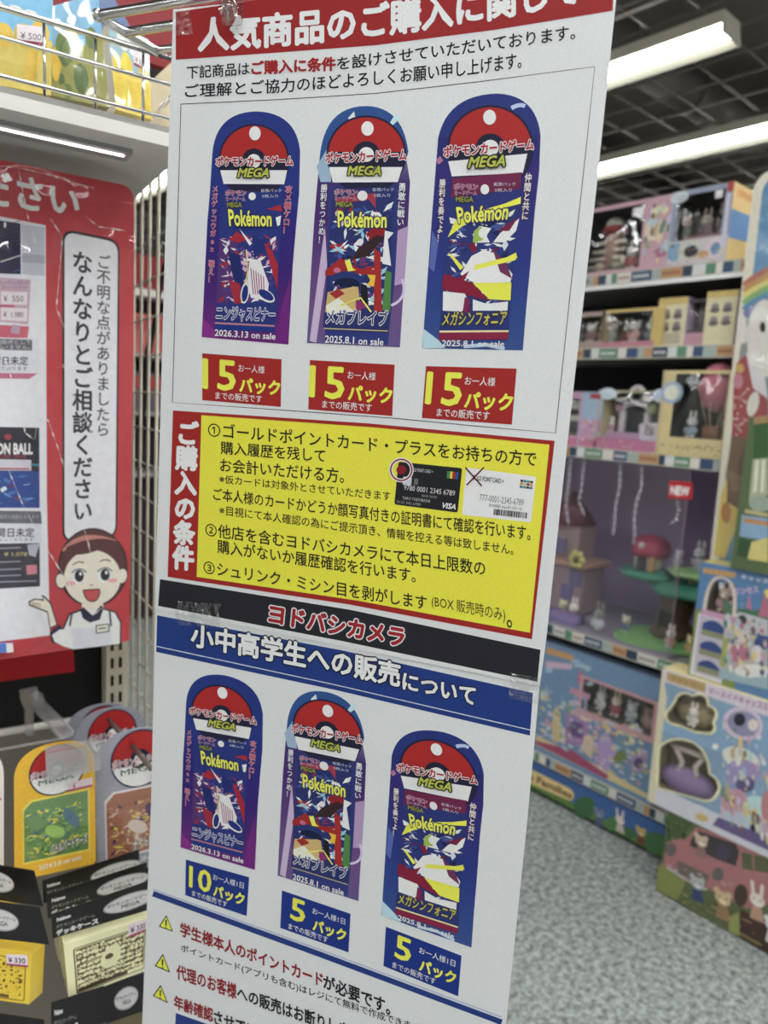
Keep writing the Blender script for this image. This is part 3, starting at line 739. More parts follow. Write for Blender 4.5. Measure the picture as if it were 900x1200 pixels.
# ---- clip and rack that carry the posters
rz = 1.727
def RP(px, py, dz=0): return hit(px, py, Vector((0, 0, 1)), rz + dz)
rk = thing('wire_rack', 'chrome tube rack above the basket shelf that carries the hanging posters', 'rack', RP(180, 40))
cor = [RP(115, 18), RP(147, 38), RP(182, 59)]
for i, q in enumerate(cor):
    m = MB(); m.tube([q, q - _bl * .42], .0042 if i < 2 else .0036, CHROME, n=10); m.build('tube', rk)
m = MB(); m.tube([cor[0] - (cor[2] - cor[0]) * .02, cor[1], cor[2], cor[2] + (cor[2] - cor[0]) * .06], .0042, CHROME, n=10); m.ball(cor[0], .0055, CHROME); m.build('end_rail', rk)
q0 = B.P(273, 13, .004)
ck = thing('hanging_clip', 'clear plastic clip pinching the top edge of the red banded poster', 'clip', q0)
def QP(u, v, w): return q0 - _bl * u + _bn * w + Vector((0, 0, v))
m = MB(); m.rbox((-.0085, -.011, -.004), (.0085, .022, .006), .004, CLEAR, M=lambda p: QP(p.x, p.y, p.z)); m.build('clip_body', ck)
m = MB(); m.tube([QP(0, -.001, .004), QP(0, -.001, .0085)], .0075, CLEAR, n=20); m.tube([QP(0, -.001, .0085), QP(0, -.001, .0095)], .0042, CLEAR, n=16); m.build('pressed_disc', ck)
m = MB(); m.rbox((-.0045, .008, .006), (.0045, .03, .009), .001, solid('brown_pin', (104, 92, 72), 0.4, 0.4), M=lambda p: QP(p.x, p.y, p.z)); m.build('spring_pin', ck)
m = MB(); m.tube([QP(0, .018, .002), QP(0, .06, -.004)], .0012, CHROME); m.build('hook_wire', ck)

# ================================================================ fixture with the red notice
AP = 0.262                                        # the plane of its mesh end panel
fx = thing('display_shelf', 'white display fixture with a mesh end panel and lit top shelf, behind the red notice', 'shelf', LP(.0, 1.2, 0.0))
Z1, Z0 = 1.689, 1.669
m = MB()
def lbox(mb, a0, a1, b0, b1, z0, z1, mat, col=(190, 188, 184)): mb.box((a0, b0, z0), (a1, b1, z1), mat, col, M=lambda p: LP(p.x, p.y, p.z))
lbox(m, -.75, AP - .002, .85, 1.23, Z0 + .014, Z1, WHITE_METAL)
lbox(m, -.75, AP - .002, .85, .862, Z0, Z1, WHITE_METAL)
lbox(m, -.75, AP - .002, .862, .9, Z0 + .004, Z0 + .014, WHITE_METAL)
m.build('top_shelf_board', fx)
m = MB(); lbox(m, -.75, .20, .9, .935, Z0 - .001, Z0 + .013, SHELF_GREY); m.build('light_housing', fx)
m = MB(); lbox(m, -.75, .193, .911, .914, Z0 - .0022, Z0 - .0008, emit('shelf_light_strip', (1, .95, .97), 5.0)); m.build('light_strip', fx)
m = MB(); ZB = SL(1.235).P(30, 850).z; lbox(m, -.75, AP - .01, 1.24, 1.25, ZB, 1.66, BLACK); m.build('upper_back_panel', fx)
m = MB(); lbox(m, -.75, AP - .01, 1.235, 1.25, .12, ZB, TAUPE); m.build('lower_back_panel', fx)
m = MB(); lbox(m, -.75, AP, .75, 1.25, 0, .1, CREAM_METAL); lbox(m, -.75, AP, .74, 1.25, .1, .12, WHITE_METAL); m.build('base_deck', fx)
m = MB(); lbox(m, .229, .2635, 1.2, 1.235, .1, 1.8, CREAM_METAL)
m.build('slotted_upright', fx)
m = MB(); SLOT = solid('slot_shadow', (40, 38, 34), 0.8, 0.1)
for i in range(30):
    z = .5 + i * .03
    for a in (.2385, .2515): lbox(m, a - .0022, a + .0022, 1.1985, 1.2005, z, z + .017, SLOT)
m.build('slot_groove', fx)
m = MB(); S_ = SA(AP + .002)
m.prism([S_.P(x, y) for x, y in [(222, 150), (222, 170), (207, 175), (196, 180), (184, 190), (170, 202), (158, 211), (147, 216), (136, 217), (136, 186), (160, 183), (192, 168)]], LX * .003, WHITE_METAL)
m.build('shelf_bracket', fx)
m = MB(); S_ = SA(AP)
lbox(m, AP - .002, AP + .002, .845, .85, .25, 1.655, WIRE_COAT)
for i in range(16):
    b_ = 1.165 - i * .046
    if b_ > .85: m.tube([LP(AP, b_, .25), LP(AP, b_, 1.70)], .0024, WIRE_COAT, n=6)
for i in range(26):
    z = .3 + i * .0525
    if z < 1.69: m.tube([LP(AP + .003, .85, z), LP(AP + .003, 1.2, z)], .0016, WIRE_COAT, n=6)
m.build('mesh_end_panel', fx)
m = MB(); m.tube([LP(-.7, 1.12, .905), LP(.215, 1.12, .905)], .0055, WHITE_METAL, n=8); m.tube([LP(-.7, 1.13, .875), LP(.215, 1.13, .875)], .002, WHITE_METAL, n=6); m.build('hook_rail', fx)
m = MB()
for z in (1.7, 1.735, 1.762): m.tube([LP(-.72, .856, z), LP(.258, .856, z)], .0021 if z < 1.76 else .003, CHROME, n=8)
for i in range(21):
    a = -.72 + i * .0485
    m.tube([LP(a, .86, Z1), LP(a, .86, 1.764)], .0017, CHROME, n=6)
m.tube([LP(.258, .856, 1.762), LP(.258, 1.2, 1.762)], .0025, CHROME); m.tube([LP(.258, .856, 1.72), LP(.258, 1.2, 1.72)], .002, CHROME)
m.build('basket_wire_fence', fx)

# goods in the basket
def basket_box(quad, b0, depth, cols, seed, label, price):
    S_ = SL(b0); pts = [S_.P(*q) for q in quad]
    t = thing('gift_box', label, 'box', (pts[2] + pts[3]) / 2, 'boxed goods in the wire basket')
    m = MB(); m.prism(pts, LY * depth, GIFT, cols[0], cols[1]); m.build('carton', t)
    m = MB(); U = S_.through(homog(UNIT, quad))
    poly(m, U, [(0, 0), (1, 0), (1, .42), (.6, .5), (.3, .4), (0, .5)], cols[2], 1, GIFT)
    rnd = random.Random(seed)
    for _ in range(14):
        x, y = rnd.uniform(.1, .9), rnd.uniform(.35, .95); r = rnd.uniform(.05, .15)
        poly(m, U, ell(x, y, min(r, x, 1 - x), min(r * 1.1, 1 - y, y), 12), rnd.choice(cols[3:]), 2, GIFT)
    for _ in range(5):
        x = rnd.uniform(.1, .8); poly(m, U, ell(x + .05, rnd.uniform(.1, .25), .1, .05, 12), (214, 220, 224), 2, GIFT)
    m.build('leafy_print', t)
    if price:
        m = MB(); q = price; V = S_.through(homog(UNIT, q))
        poly(m, V, UNIT, (206, 198, 202), 5, CARD); poly(m, V, [(0, .82), (1, .82), (1, 1), (0, 1)], (160, 50, 80), 6, CARD); rtext(m, V, '¥ 500', (70, 66, 70), .12, .38, .85, .74, h=6, mat=CARD)
        m.build('price_sticker', t)
    m = MB(); m.poly([S_.P(*q, .001) for q in quad], GWRAP); m.build('clear_wrap', t)
YY, YD = (206, 174, 52), (176, 146, 40)
basket_box([(-40, -25), (62, 0), (60, 112), (-40, 92)], .885, .07, [(206, 186, 90), YD, (120, 180, 214), YY, (226, 200, 84), (214, 180, 66), (206, 176, 60)], 4, 'yellow and sky blue box with a price sticker, first in the wire basket', [(20, 28), (54, 32), (53, 54), (20, 50)])
basket_box([(58, 8), (115, -8), (128, 126), (61, 112)], .90, .02, [(150, 150, 80), (120, 116, 60), (120, 172, 206), YY, (110, 132, 70), (214, 184, 66), (146, 150, 80), (96, 120, 70)], 5, 'green and yellow leafy print bag in the middle of the wire basket', None)
basket_box([(126, 22), (174, 46), (178, 140), (136, 128)], .905, .08, [(214, 190, 70), (170, 150, 70), (150, 180, 190), YY, (222, 196, 70), (214, 186, 60)], 6, 'narrow yellow box at the mesh end of the wire basket', [(156, 58), (173, 66), (173, 84), (157, 76)])
m = MB(); S_ = SL(1.02); m.prism([S_.P(*q) for q in [(178, 94), (204, 70), (206, 152), (180, 144)]], LY * .08, CARTON, (196, 180, 140)); tag(m.build('carton'), 'plain beige carton standing behind the yellow basket boxes', 'box')
m = MB(); lbox(m, .12, .6, 1.27, 1.285, SL(1.27).P(190, 78).z, 2.2, RED_BOARD); tag(m.build('header_board'), 'deep red header board rising behind the wire basket', 'board')
m = MB(); S_ = SL(1.1); m.prism([S_.P(*q) for q in [(86, -30), (128, -12), (152, 30), (140, 70), (112, 40)]], LY * .02, CARTON, (104, 134, 186)); tag(m.build('picture_card'), 'blue picture card leaning behind the boxes under the chrome rack', 'card')

# ---- the red notice
nb = 1.0
N = SL(nb); G4 = N.crop(0, 180, .24444); G5 = N.crop(0, 380, .24444); G6 = N.crop(0, 560, .24444)
nt_ = thing('notice_board', 'red notice in a clear sleeve with a white speech balloon and cartoon shop clerk', 'notice', N.P(70, 765))
NR = (202, 66, 76)
m = MB(); m.prism([N.P(*q) for q in [(-90, 168), (0, 187)] + bez((140, 215.5), (157, 219), (157, 236), 6) + [(156.5, 400), (154, 560), (151.6, 751), (60, 764.5), (-90, 786)]], LY * .002, FOIL, NR); m.build('red_sheet', nt_)
m = MB(); text(m, N, 'ください', (222, 208, 214), [(-58, 188), (92, 221)], [(-58, 234), (92, 254)], 2, .03, FOIL); m.build('heading_lettering', nt_)
WN = (202, 202, 214)
m = MB(); poly(m, N, [(-80, 238), (53.5, 264), (55, 588), (57.5, 697), (58.5, 744.5), (-80, 762)], WN, 1, FOIL); m.build('white_panel', nt_)
m = MB()
poly(m, G4, [(-200, 290), (98, 335), (100, 578), (-200, 570)], (52, 48, 84), 2, FOIL)
for k in range(14): poly(m, G4, ell(6 + k * 7.4, 518 - k * 2.4, 2.8, 4.2, 8), (206, 206, 216), 3, FOIL)
for k in range(6): poly(m, G4, ell(66 + k * 6.6, 566 - k * 2.2, 2.6, 4, 8), (80, 110, 180), 3, FOIL)
for k in range(5): stroke(m, G4, [(-10, 440 - k * 22), (98, 410 - k * 22)], 3, (74, 66, 106), 3, FOIL)
poly(m, G4, ell(24, 342, 6, 14, 10), (226, 226, 230), 3, FOIL)
m.build('dark_sample_photo', nt_)
m = MB()
poly(m, G4, [(-60, 590), (148, 604), (136, 820), (-60, 800)], (190, 160, 178), 2, FOIL); poly(m, G4, [(104, 340), (214, 352), (214, 586), (106, 578)], (180, 182, 194), 2, FOIL); poly(m, G4, [(104, 478), (216, 488), (216, 528), (104, 520)], (164, 166, 180), 3, FOIL)
rtext(m, G4, 'トレーディングカード', (80, 60, 76), 0, 606, 136, 630, h=3, mat=FOIL); rtext(m, G4, 'スペシャルセット', (90, 70, 84), 10, 634, 130, 650, h=3, mat=FOIL)
for y0, s in ((660, '¥  550'), (738, '¥  1,980')):
    poly(m, G4, [(4, y0), (132, y0 + 4), (130, y0 + 66), (4, y0 + 60)], (206, 196, 202), 3, FOIL); rtext(m, G4, s, (86, 76, 84), 16, y0 + 20, 112, y0 + 50, h=4, mat=FOIL)
poly(m, G4, [(-60, 724), (70, 728), (70, 736), (-60, 732)], (200, 70, 100), 4, FOIL)
poly(m, G5, [(-60, 0), (140, 10), (132, 66), (-60, 64)], (206, 100, 118), 2, FOIL)
poly(m, G5, [(60, 0), (100, 6), (90, 50), (50, 40)], (180, 150, 176), 3, FOIL)
m.build('price_sample_photo', nt_)
m = MB()
poly(m, G5, [(-80, 60), (185, 70), (188, 234), (-80, 230)], (198, 198, 208), 3, FOIL); poly(m, G5, [(-80, 66), (154, 74), (154, 126), (-80, 120)], (104, 102, 110), 4, FOIL)
rtext(m, G5, '抽選販売として', (190, 190, 196), -50, 74, 148, 96, h=5, mat=FOIL); rtext(m, G5, 'ございません。', (190, 190, 196), -50, 98, 146, 120, h=5, mat=FOIL)
rtext(m, G5, '入荷日未定', (70, 68, 80), -80, 154, 134, 196, h=5, off=.02, mat=FOIL); rtext(m, G5, 'となっております', (84, 82, 94), -70, 202, 130, 222, h=5, mat=FOIL)
poly(m, G5, [(-80, 232), (180, 236), (140, 262), (-80, 258)], (196, 110, 140), 3, FOIL)
m.build('stock_sample_card', nt_)
m = MB()
poly(m, G5, [(-100, 490), (188, 496), (190, 880), (-100, 880)], (60, 56, 70), 2, FOIL)
poly(m, G5, [(-100, 700), (188, 706), (190, 880), (-100, 880)], (54, 84, 160), 3, FOIL)
shards(m, G5, [(-60, 712), (186, 712), (188, 876), (-60, 876)], 26, [(110, 160, 214), (40, 54, 110), (190, 206, 226), (76, 120, 196), (150, 60, 70)], 9, 4, (.06, .2), FOIL)
poly(m, G5, ell(38, 540, 18, 14), (170, 70, 84), 3, FOIL); rtext(m, G5, 'DRAGON BALL', (206, 206, 212), -130, 572, 156, 622, h=3, off=.04, mat=FOIL); rtext(m, G5, 'SUPER CARD GAME', (190, 90, 100), -80, 626, 126, 642, h=3, mat=FOIL)
poly(m, G5, [(-60, 646), (150, 650), (150, 702), (-60, 700)], (186, 184, 194), 4, FOIL); poly(m, G5, [(-60, 688), (140, 690), (140, 697), (-60, 696)], (180, 70, 90), 5, FOIL); stroke(m, G5, [(150, 672), (188, 676)], 10, (70, 140, 170), 4, FOIL)
m.build('pack_sample_photo', nt_)
m = MB()
poly(m, G6, [(-80, 156), (196, 160), (200, 220), (-80, 216)], (112, 112, 122), 2, FOIL); poly(m, G6, [(-80, 218), (200, 222), (200, 308), (-80, 306)], (196, 196, 206), 2, FOIL)
rtext(m, G6, '再販未定の商品となります', (170, 170, 178), -40, 176, 186, 196, h=3, mat=FOIL); rtext(m, G6, '入荷日未定', (78, 76, 88), -60, 240, 164, 284, h=3, off=.02, mat=FOIL); rtext(m, G6, 'となっております', (96, 94, 106), -30, 288, 160, 304, h=3, mat=FOIL)
poly(m, G6, [(-80, 316), (190, 312), (192, 520), (-80, 536)], (72, 72, 84), 2, FOIL); poly(m, G6, [(126, 420), (176, 416), (178, 460), (128, 464)], (206, 130, 140), 3, FOIL)
rtext(m, G6, '¥ 1,078', (196, 180, 120), 20, 356, 130, 378, h=3, mat=FOIL)
for y in (334, 400, 436, 466, 494): stroke(m, G6, [(-40, y + 6), (100 if y < 480 else 176, y)], 6, (150, 150, 162), 3, FOIL)
poly(m, G6, [(130, 320), (192, 314), (170, 380), (140, 370)], (170, 172, 190), 4, FOIL)
m.build('dark_sample_card', nt_)
m = MB()
bal = [(73.4, 275), (139.6, 287), (138.6, 520), (136.8, 628), (73.6, 634)]
poly(m, N, rpoly([(73.0, 268), (140.3, 281.5), (137.2, 630), (73.2, 636)], 15), (44, 40, 50), 1, FOIL)
poly(m, N, rpoly([(75.6, 271.3), (138.2, 284.2), (135.2, 628), (75.6, 634)], 13), WN, 2, FOIL)
m.build('speech_balloon', nt_)
m = MB()
vtext(m, N, 'ご不明な点がありましたら', (64, 62, 74), (113, 296), (130, 299), (129, 512), (112, 512), 3, .012, FOIL)
vtext(m, N, 'なんなりとご相談ください', (56, 54, 66), (84, 291), (109, 296), (109, 610), (85, 612), 3, .025, FOIL)
m.build('balloon_lettering', nt_)
# cartoon clerk
HAIR, SKIN, LINE, APR = (106, 62, 66), (226, 200, 186), (60, 50, 56), (196, 198, 206)
m = MB(); S_ = G6
poly(m, S_, ell(445, 430, 168, 190, 30), LINE, 4, FOIL); poly(m, S_, ell(445, 430, 160, 182, 30), HAIR, 5, FOIL)
stroke(m, S_, bez((300, 350), (400, 250), (560, 300), 8), [10, 20, 26, 28, 26, 20, 14, 8, 4], (196, 130, 120), 6, FOIL)
m.build('clerk_hair', nt_)
m = MB()
poly(m, S_, ell(292, 494, 28, 40, 18, rot=-8), LINE, 6, FOIL); poly(m, S_, ell(292, 494, 23, 34, 18, rot=-8), SKIN, 7, FOIL); poly(m, S_, ell(586, 470, 28, 40, 18, rot=8), LINE, 6, FOIL); poly(m, S_, ell(586, 470, 23, 34, 18, rot=8), SKIN, 7, FOIL)
poly(m, S_, [(395, 580), (490, 580), (500, 650), (390, 650)], SKIN, 6, FOIL)
poly(m, S_, ell(443, 478, 136, 132, 32), SKIN, 8, FOIL)
poly(m, S_, [(310, 430), (318, 372)] + bez((320, 366), (430, 380), (512, 322), 6) + bez((512, 322), (540, 360), (572, 420), 5) + [(580, 360), (500, 300), (400, 300), (320, 330)], HAIR, 9, FOIL)
for x, y in ((380, 470), (504, 464)):
    poly(m, S_, ell(x - 4, y, 34, 38), (226, 226, 230), 9, FOIL); poly(m, S_, ell(x, y, 22, 29), (46, 42, 54), 10, FOIL); poly(m, S_, ell(x + 6, y - 10, 7, 9, 12), (226, 226, 230), 11, FOIL)
    stroke(m, S_, bez((x - 36, y - 14), (x, y - 52), (x + 34, y - 16), 8), 5, LINE, 11, FOIL)
stroke(m, S_, bez((348, 418), (375, 394), (402, 408), 6), 6, (130, 90, 80), 10, FOIL); stroke(m, S_, bez((478, 402), (505, 384), (530, 400), 6), 6, (130, 90, 80), 10, FOIL)
poly(m, S_, ell(338, 506, 24, 10, 14), (232, 160, 160), 9, FOIL); poly(m, S_, ell(540, 492, 24, 10, 14), (232, 160, 160), 9, FOIL); poly(m, S_, ell(438, 514, 8, 4, 10), (180, 130, 120), 9, FOIL)
poly(m, S_, [(396, 536), (484, 530)] + bez((484, 530), (480, 596), (440, 596), 6) + bez((440, 596), (402, 590), (396, 536), 6), LINE, 10, FOIL)
poly(m, S_, [(402, 541), (478, 535)] + bez((478, 535), (474, 590), (440, 590), 6) + bez((440, 590), (408, 586), (402, 541), 6), (206, 84, 84), 11, FOIL)
m.build('clerk_face', nt_)
m = MB()
poly(m, S_, [(300, 800), (250, 790), (238, 745), (258, 720), (300, 720), (330, 650), (400, 625), (490, 622), (556, 640), (582, 690), (580, 799), (345, 828)], LINE, 6, FOIL)
poly(m, S_, [(300, 806), (262, 786), (246, 748), (264, 728), (306, 726), (336, 658), (402, 633), (488, 630), (550, 647), (575, 694), (574, 796), (350, 822)], (214, 216, 224), 7, FOIL)
poly(m, S_, [(340, 720), (532, 714), (530, 802), (350, 822)], APR, 8, FOIL); stroke(m, S_, [(345, 650), (334, 710)], 9, (60, 60, 84), 8, FOIL); stroke(m, S_, [(526, 640), (532, 712)], 9, (60, 60, 84), 8, FOIL)
poly(m, S_, [(385, 632), (400, 620), (445, 660), (485, 610), (498, 622), (478, 680), (430, 694), (396, 672)], (46, 44, 78), 9, FOIL)
poly(m, S_, [(238, 742), (288, 700), (296, 720), (246, 756)], (56, 54, 92), 9, FOIL)
m.build('clerk_uniform', nt_)
m = MB()
poly(m, S_, [(238, 722), (276, 704), (246, 600), (214, 566), (200, 562), (206, 582), (165, 578), (136, 592), (138, 612), (196, 634), (226, 646)], LINE, 5, FOIL)
poly(m, S_, [(242, 716), (270, 702), (240, 604), (212, 574), (206, 574), (212, 590), (168, 584), (142, 596), (144, 608), (198, 628), (230, 640)], SKIN, 6, FOIL)
for k in range(3): stroke(m, S_, [(146, 598 + k * 5), (196, 604 + k * 8)], 2.4, (140, 110, 104), 7, FOIL)
m.build('clerk_hand', nt_)
m = MB(); poly(m, S_, [(458, 706), (524, 698), (525, 738), (460, 748)], (90, 90, 70), 9, FOIL); poly(m, S_, [(464, 711), (518, 704), (519, 733), (466, 742)], (214, 212, 190), 10, FOIL); stroke(m, S_, [(472, 724), (512, 718)], 6, (70, 70, 60), 11, FOIL); m.build('clerk_name_badge', nt_)
# clear sleeve; glints on its creases are painted as white beads
gr = MB(); NX, NYY = 14, 26; rnd = random.Random(5); V_ = []
for j in range(NYY + 1):
    for i in range(NX + 1):
        x = -90 + 249 * i / NX; y = (168 + 51 * i / NX) + (784 - 33 * i / NX - 168 - 51 * i / NX) * j / NYY
        V_.append(N.P(x, y, .004 + .0016 * sin(i * 1.3 + j * .7) + rnd.uniform(0, .0014)))
gr.add(V_, [[j * (NX + 1) + i, j * (NX + 1) + i + 1, (j + 1) * (NX + 1) + i + 1, (j + 1) * (NX + 1) + i] for j in range(NYY) for i in range(NX)], SLEEVE, smooth=True)
gr.build('clear_sleeve', nt_)
def glint_line(S_, pts, r=.00034):
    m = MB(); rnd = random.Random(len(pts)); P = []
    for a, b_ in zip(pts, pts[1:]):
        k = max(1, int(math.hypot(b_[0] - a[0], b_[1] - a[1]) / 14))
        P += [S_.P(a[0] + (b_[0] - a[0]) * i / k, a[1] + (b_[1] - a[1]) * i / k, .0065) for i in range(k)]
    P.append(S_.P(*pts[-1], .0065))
    m.tube(P, [r * rnd.choice((.3, .5, .9, 2.6)) for _ in P], GLINT, n=5); m.build('crease_glint', nt_)
glint_line(G5, [(5, 110), (55, 260), (100, 390), (120, 520), (165, 555), (185, 450), (230, 460), (270, 570), (320, 720), (360, 860)])
glint_line(G6, [(340, 60), (380, 180), (420, 300), (450, 440), (490, 560), (495, 620), (450, 655), (410, 590), (340, 520), (280, 430), (190, 280), (110, 130), (40, -40)])
glint_line(G5, [(270, 205), (430, 200)]); glint_line(G5, [(300, 190), (350, 330), (430, 490), (440, 530), (510, 500)]); glint_line(G5, [(460, 0), (450, 150), (490, 330), (510, 420)])
glint_line(G4, [(0, 60), (100, 70), (230, 100), (350, 140), (450, 165)]); glint_line(G4, [(90, 80), (130, 290), (170, 430)]); glint_line(G4, [(410, 300), (470, 350), (600, 370)]); glint_line(G4, [(580, 230), (640, 240)]); glint_line(G4, [(240, 310), (300, 400), (270, 740), (320, 860)])

# small things round the notice
m = MB(); S_ = SL(1.12); m.prism([S_.P(*q) for q in [(-60, 783), (86, 762), (87.5, 787), (-60, 807)]], LY * .004, FOIL, (190, 34, 44)); tag(m.build('red_card'), 'plain red card strip under the bottom edge of the clerk notice', 'card')
m = MB(); S_ = SL(.985); m.prism([S_.P(*q) for q in [(-40, 757), (15, 754), (16, 764), (-40, 768)]], LY * .004, CARD, (90, 130, 210)); m.prism([S_.P(*q, .0005) for q in [(7, 754.5), (15, 754), (16, 764), (8, 765)]], LY * .001, CARD, (206, 200, 200)); tag(m.build('label_strip'), 'small blue and white label strip at the foot of the red notice', 'label')
cb = MB(); S_ = SA(AP + .012)
cp = [(203, 285), (192, 312), (186, 350), (180, 385), (174, 410), (171, 440), (169, 470), (165, 500), (163, 540), (162, 590), (163, 650)]
P_ = [S_.P(*q) for q in cp]; cb.tube(P_, [.0028, .0028, .0028, .0036, .0052, .0056, .0052, .003, .0016, .0016, .0016], CABLE, n=10)
ct = thing('cable', 'black power cable hanging down the wire mesh beside the red notice', 'cable', P_[5]); cb.build('cable_run', ct)
m = MB(); m.tube([S_.P(*q, .002) for q in [(185, 298), (191, 284), (196, 290), (192, 300), (186, 296)]], .0011, WHITE_METAL, n=6); o = m.build('cable_tie', ct); o['label'] = 'white tie wrap'

# ---- hanging card packs
def quad_surf(b, sl, sr, br, bl): return SL(b).through(homog([(0, 0), (1, 0), (1, 1), (0, 1)], [sl, sr, br, bl]))
def hang_pack(label, b, sl, sr, br, bl, base, trim, artcols, seed, head=.28, date='', name=''):
    S_ = quad_surf(b, sl, sr, br, bl)
    t = thing('card_pack', label, 'card pack', S_.P(.5, 1, 0), 'hanging card packs on the rail')
    out = [(0, 0)] + bez((0, 0), (.02, -head), (.5, -head), 10)[1:] + bez((.5, -head), (.98, -head), (1, 0), 10)[1:] + [(1, .97), (.97, 1), (.03, 1), (0, .97)]
    m = MB(); m.prism([S_.P(*q) for q in out], LY * .002, CARD, base); m.build('backing_card', t)
    m = MB()
    emblem(m, S_, .53, .0, .33, .235, 2, CARD)
    qtext(m, S_, 'ポケモンカードゲーム', (200, 110, 130), (.2, -.02), (.86, -.03), (.86, .05), (.2, .06), h=6, off=.02, mat=CARD, outline=(214, 206, 212), ow=.06)
    qtext(m, S_, 'MEGA', (110, 130, 120), (.3, .07), (.74, .06), (.74, .11), (.3, .12), h=6, off=.02, mat=CARD)
    m.build('round_badge_print', t)
    m = MB()
    poly(m, S_, [(.1, .31), (.2, .245), (.93, .245), (.93, .86), (.1, .86)], trim, 2, CARD)
    poly(m, S_, [(.12, .335), (.22, .265), (.91, .265), (.91, .84), (.12, .84)], artcols[0], 3, CARD)
    shards(m, S_, [(.12, .34), (.91, .34), (.91, .84), (.12, .84)], 190, artcols, seed, 4, (.03, .12), CARD)
    for k, cc in enumerate(artcols[:3]): poly(m, S_, ell(.3 + .2 * k, .5 + .1 * (k % 2), .13, .06, 14, rot=20 * k), cc, 5, CARD)
    m.build('front_picture', t)
    m = MB()
    if name: qtext(m, S_, name, (214, 206, 206), (.44, .72), (.9, .68), (.9, .78), (.44, .82), h=6, off=.03, mat=CARD, outline=(90, 60, 50), ow=.06)
    if date: qtext(m, S_, date, (220, 212, 200), (.3, .9), (.82, .885), (.82, .925), (.3, .945), h=3, off=.02, mat=CARD)
    rtext(m, S_, '¥', (120, 60, 90), .72, .17, .76, .22, h=5, mat=CARD)
    m.build('print_lettering', t) if (name or date) else None
    m = MB(); V = [S_.P(u, v, .0025 + .0012 * sin(u * 9 + v * 7)) for v in (.28, .42, .56, .7, .84) for u in (.1, .3, .5, .7, .92)]
    m.add(V, [[j * 5 + i, j * 5 + i + 1, j * 5 + i + 6, j * 5 + i + 5] for j in range(4) for i in range(4)], WRAP, smooth=True); m.build('clear_blister', t)
    m = MB(); poly(m, S_, [(.66, .15), (.97, .145), (.97, .235), (.66, .24)], (206, 190, 200), 4, CARD); poly(m, S_, [(.66, .22), (.97, .215), (.97, .235), (.66, .24)], (190, 80, 120), 5, CARD); m.build('price_sticker', t)
    return t
GREYS = (150, 152, 164)
hang_pack('grey card pack hanging rearmost behind another grey one, only its arched top showing', 1.06, (76, 864), (158, 848), (160, 960), (78, 980), GREYS, (190, 190, 200), [(150, 90, 70), (206, 190, 180), (170, 130, 100)], 1, .27)
hang_pack('grey card pack hanging between the rearmost grey one and the front packs', 1.03, (87, 868), (170, 852), (172, 962), (89, 984), GREYS, (190, 190, 200), [(150, 90, 70), (206, 190, 180), (170, 130, 100)], 2, .27)
hang_pack('grey card pack in front at the poster edge, with orange and purple art', .9, (111, 899), (208, 881), (206, 1006), (115, 1030), (158, 160, 174), (206, 200, 204), [(176, 116, 90), (206, 190, 180), (96, 60, 110), (214, 180, 120), (190, 150, 140), (230, 196, 60)], 3, .26, '2025.11.28 on sale', 'ナイトワンダー')
hang_pack('yellow card pack with green woodland art hanging from the clear hook', .885, (16.5, 913), (111, 893), (112.4, 1012), (17, 1033), (224, 172, 40), (232, 196, 80), [(110, 150, 90), (150, 190, 90), (90, 130, 150), (206, 200, 110), (230, 200, 60), (70, 110, 90)], 4, .27, '2024.3.8 on sale', 'バトルパートナーズ')
hang_pack('white edged card pack cut off by the picture side, next to the yellow pack', .885, (-92, 928), (4.5, 906), (4.5, 1038), (-92, 1058), (206, 200, 196), (226, 196, 90), [(200, 190, 150), (206, 200, 196)], 5, .27)

# pegs and clear ticket holder
for (x0, y0, b0), (x1, y1, b1), lab in (((127, 843, 1.026), (148, 867, .96), 'thin grey peg through the hole of the middle grey card pack'), ((155, 874, .897), (177, 900, .82), 'thin grey peg through the hole of the front grey card pack')):
    a, b_ = SL(b0).P(x0, y0), SL(b1).P(x1, y1)
    t = thing('peg_hook', lab, 'hook', a); m = MB(); m.tube([a, b_], .0032, solid('peg_grey', (112, 96, 92), 0.3, 0.5)); m.build('rod', t)
    m = MB(); m.ball(b_, .0036, solid('peg_grey', (130, 122, 120))); m.build('tip', t)
th = thing('ticket_holder', 'clear plastic hook with a see-through ticket plate over the yellow card pack', 'price holder', SL(1.1).P(36, 840))
HF = film('holder_plastic', 0.16, 0.12, 0.05, 20, (.9, .9, .9))
_n = HF.node_tree; _mx = [q for q in _n.nodes if q.type == 'MIX_SHADER'][0]; _df = _n.nodes.new('ShaderNodeBsdfDiffuse'); _df.inputs[0].default_value = (.8, .8, .82, 1)
_m2 = _n.nodes.new('ShaderNodeMixShader'); _m2.inputs[0].default_value = .16; _n.links.new(_mx.outputs[0], _m2.inputs[1]); _n.links.new(_df.outputs[0], _m2.inputs[2]); _n.links.new(_m2.outputs[0], _n.nodes['Material Output'].inputs[0])
m = MB(); q = SL(1.1)
m.prism([q.P(*p) for p in [(24, 814), (45, 810), (47, 817), (52, 818), (54, 826), (40, 830), (39, 862), (30, 862), (30, 832), (25, 824)]], LY * .02, HF); m.build('rail_clamp', th)
m = MB(); a = [SL(1.1).P(39, 832), SL(1.1).P(52, 827)]; e = [SL(.87).P(70, 868), SL(.87).P(86, 862)]
up_ = Vector((0, 0, .006))
m.add([a[0], a[1], e[1], e[0], a[0] + up_, a[1] + up_, e[1] + up_, e[0] + up_], [[0, 1, 2, 3], [4, 5, 6, 7], [0, 3, 7, 4], [1, 2, 6, 5], [0, 1, 5, 4], [3, 2, 6, 7]], HF)
m.tube([a[0] + up_, e[0] + up_], .0018, HF, n=6); m.tube([a[1] + up_, e[1] + up_], .0018, HF, n=6)
m.build('arm', th)
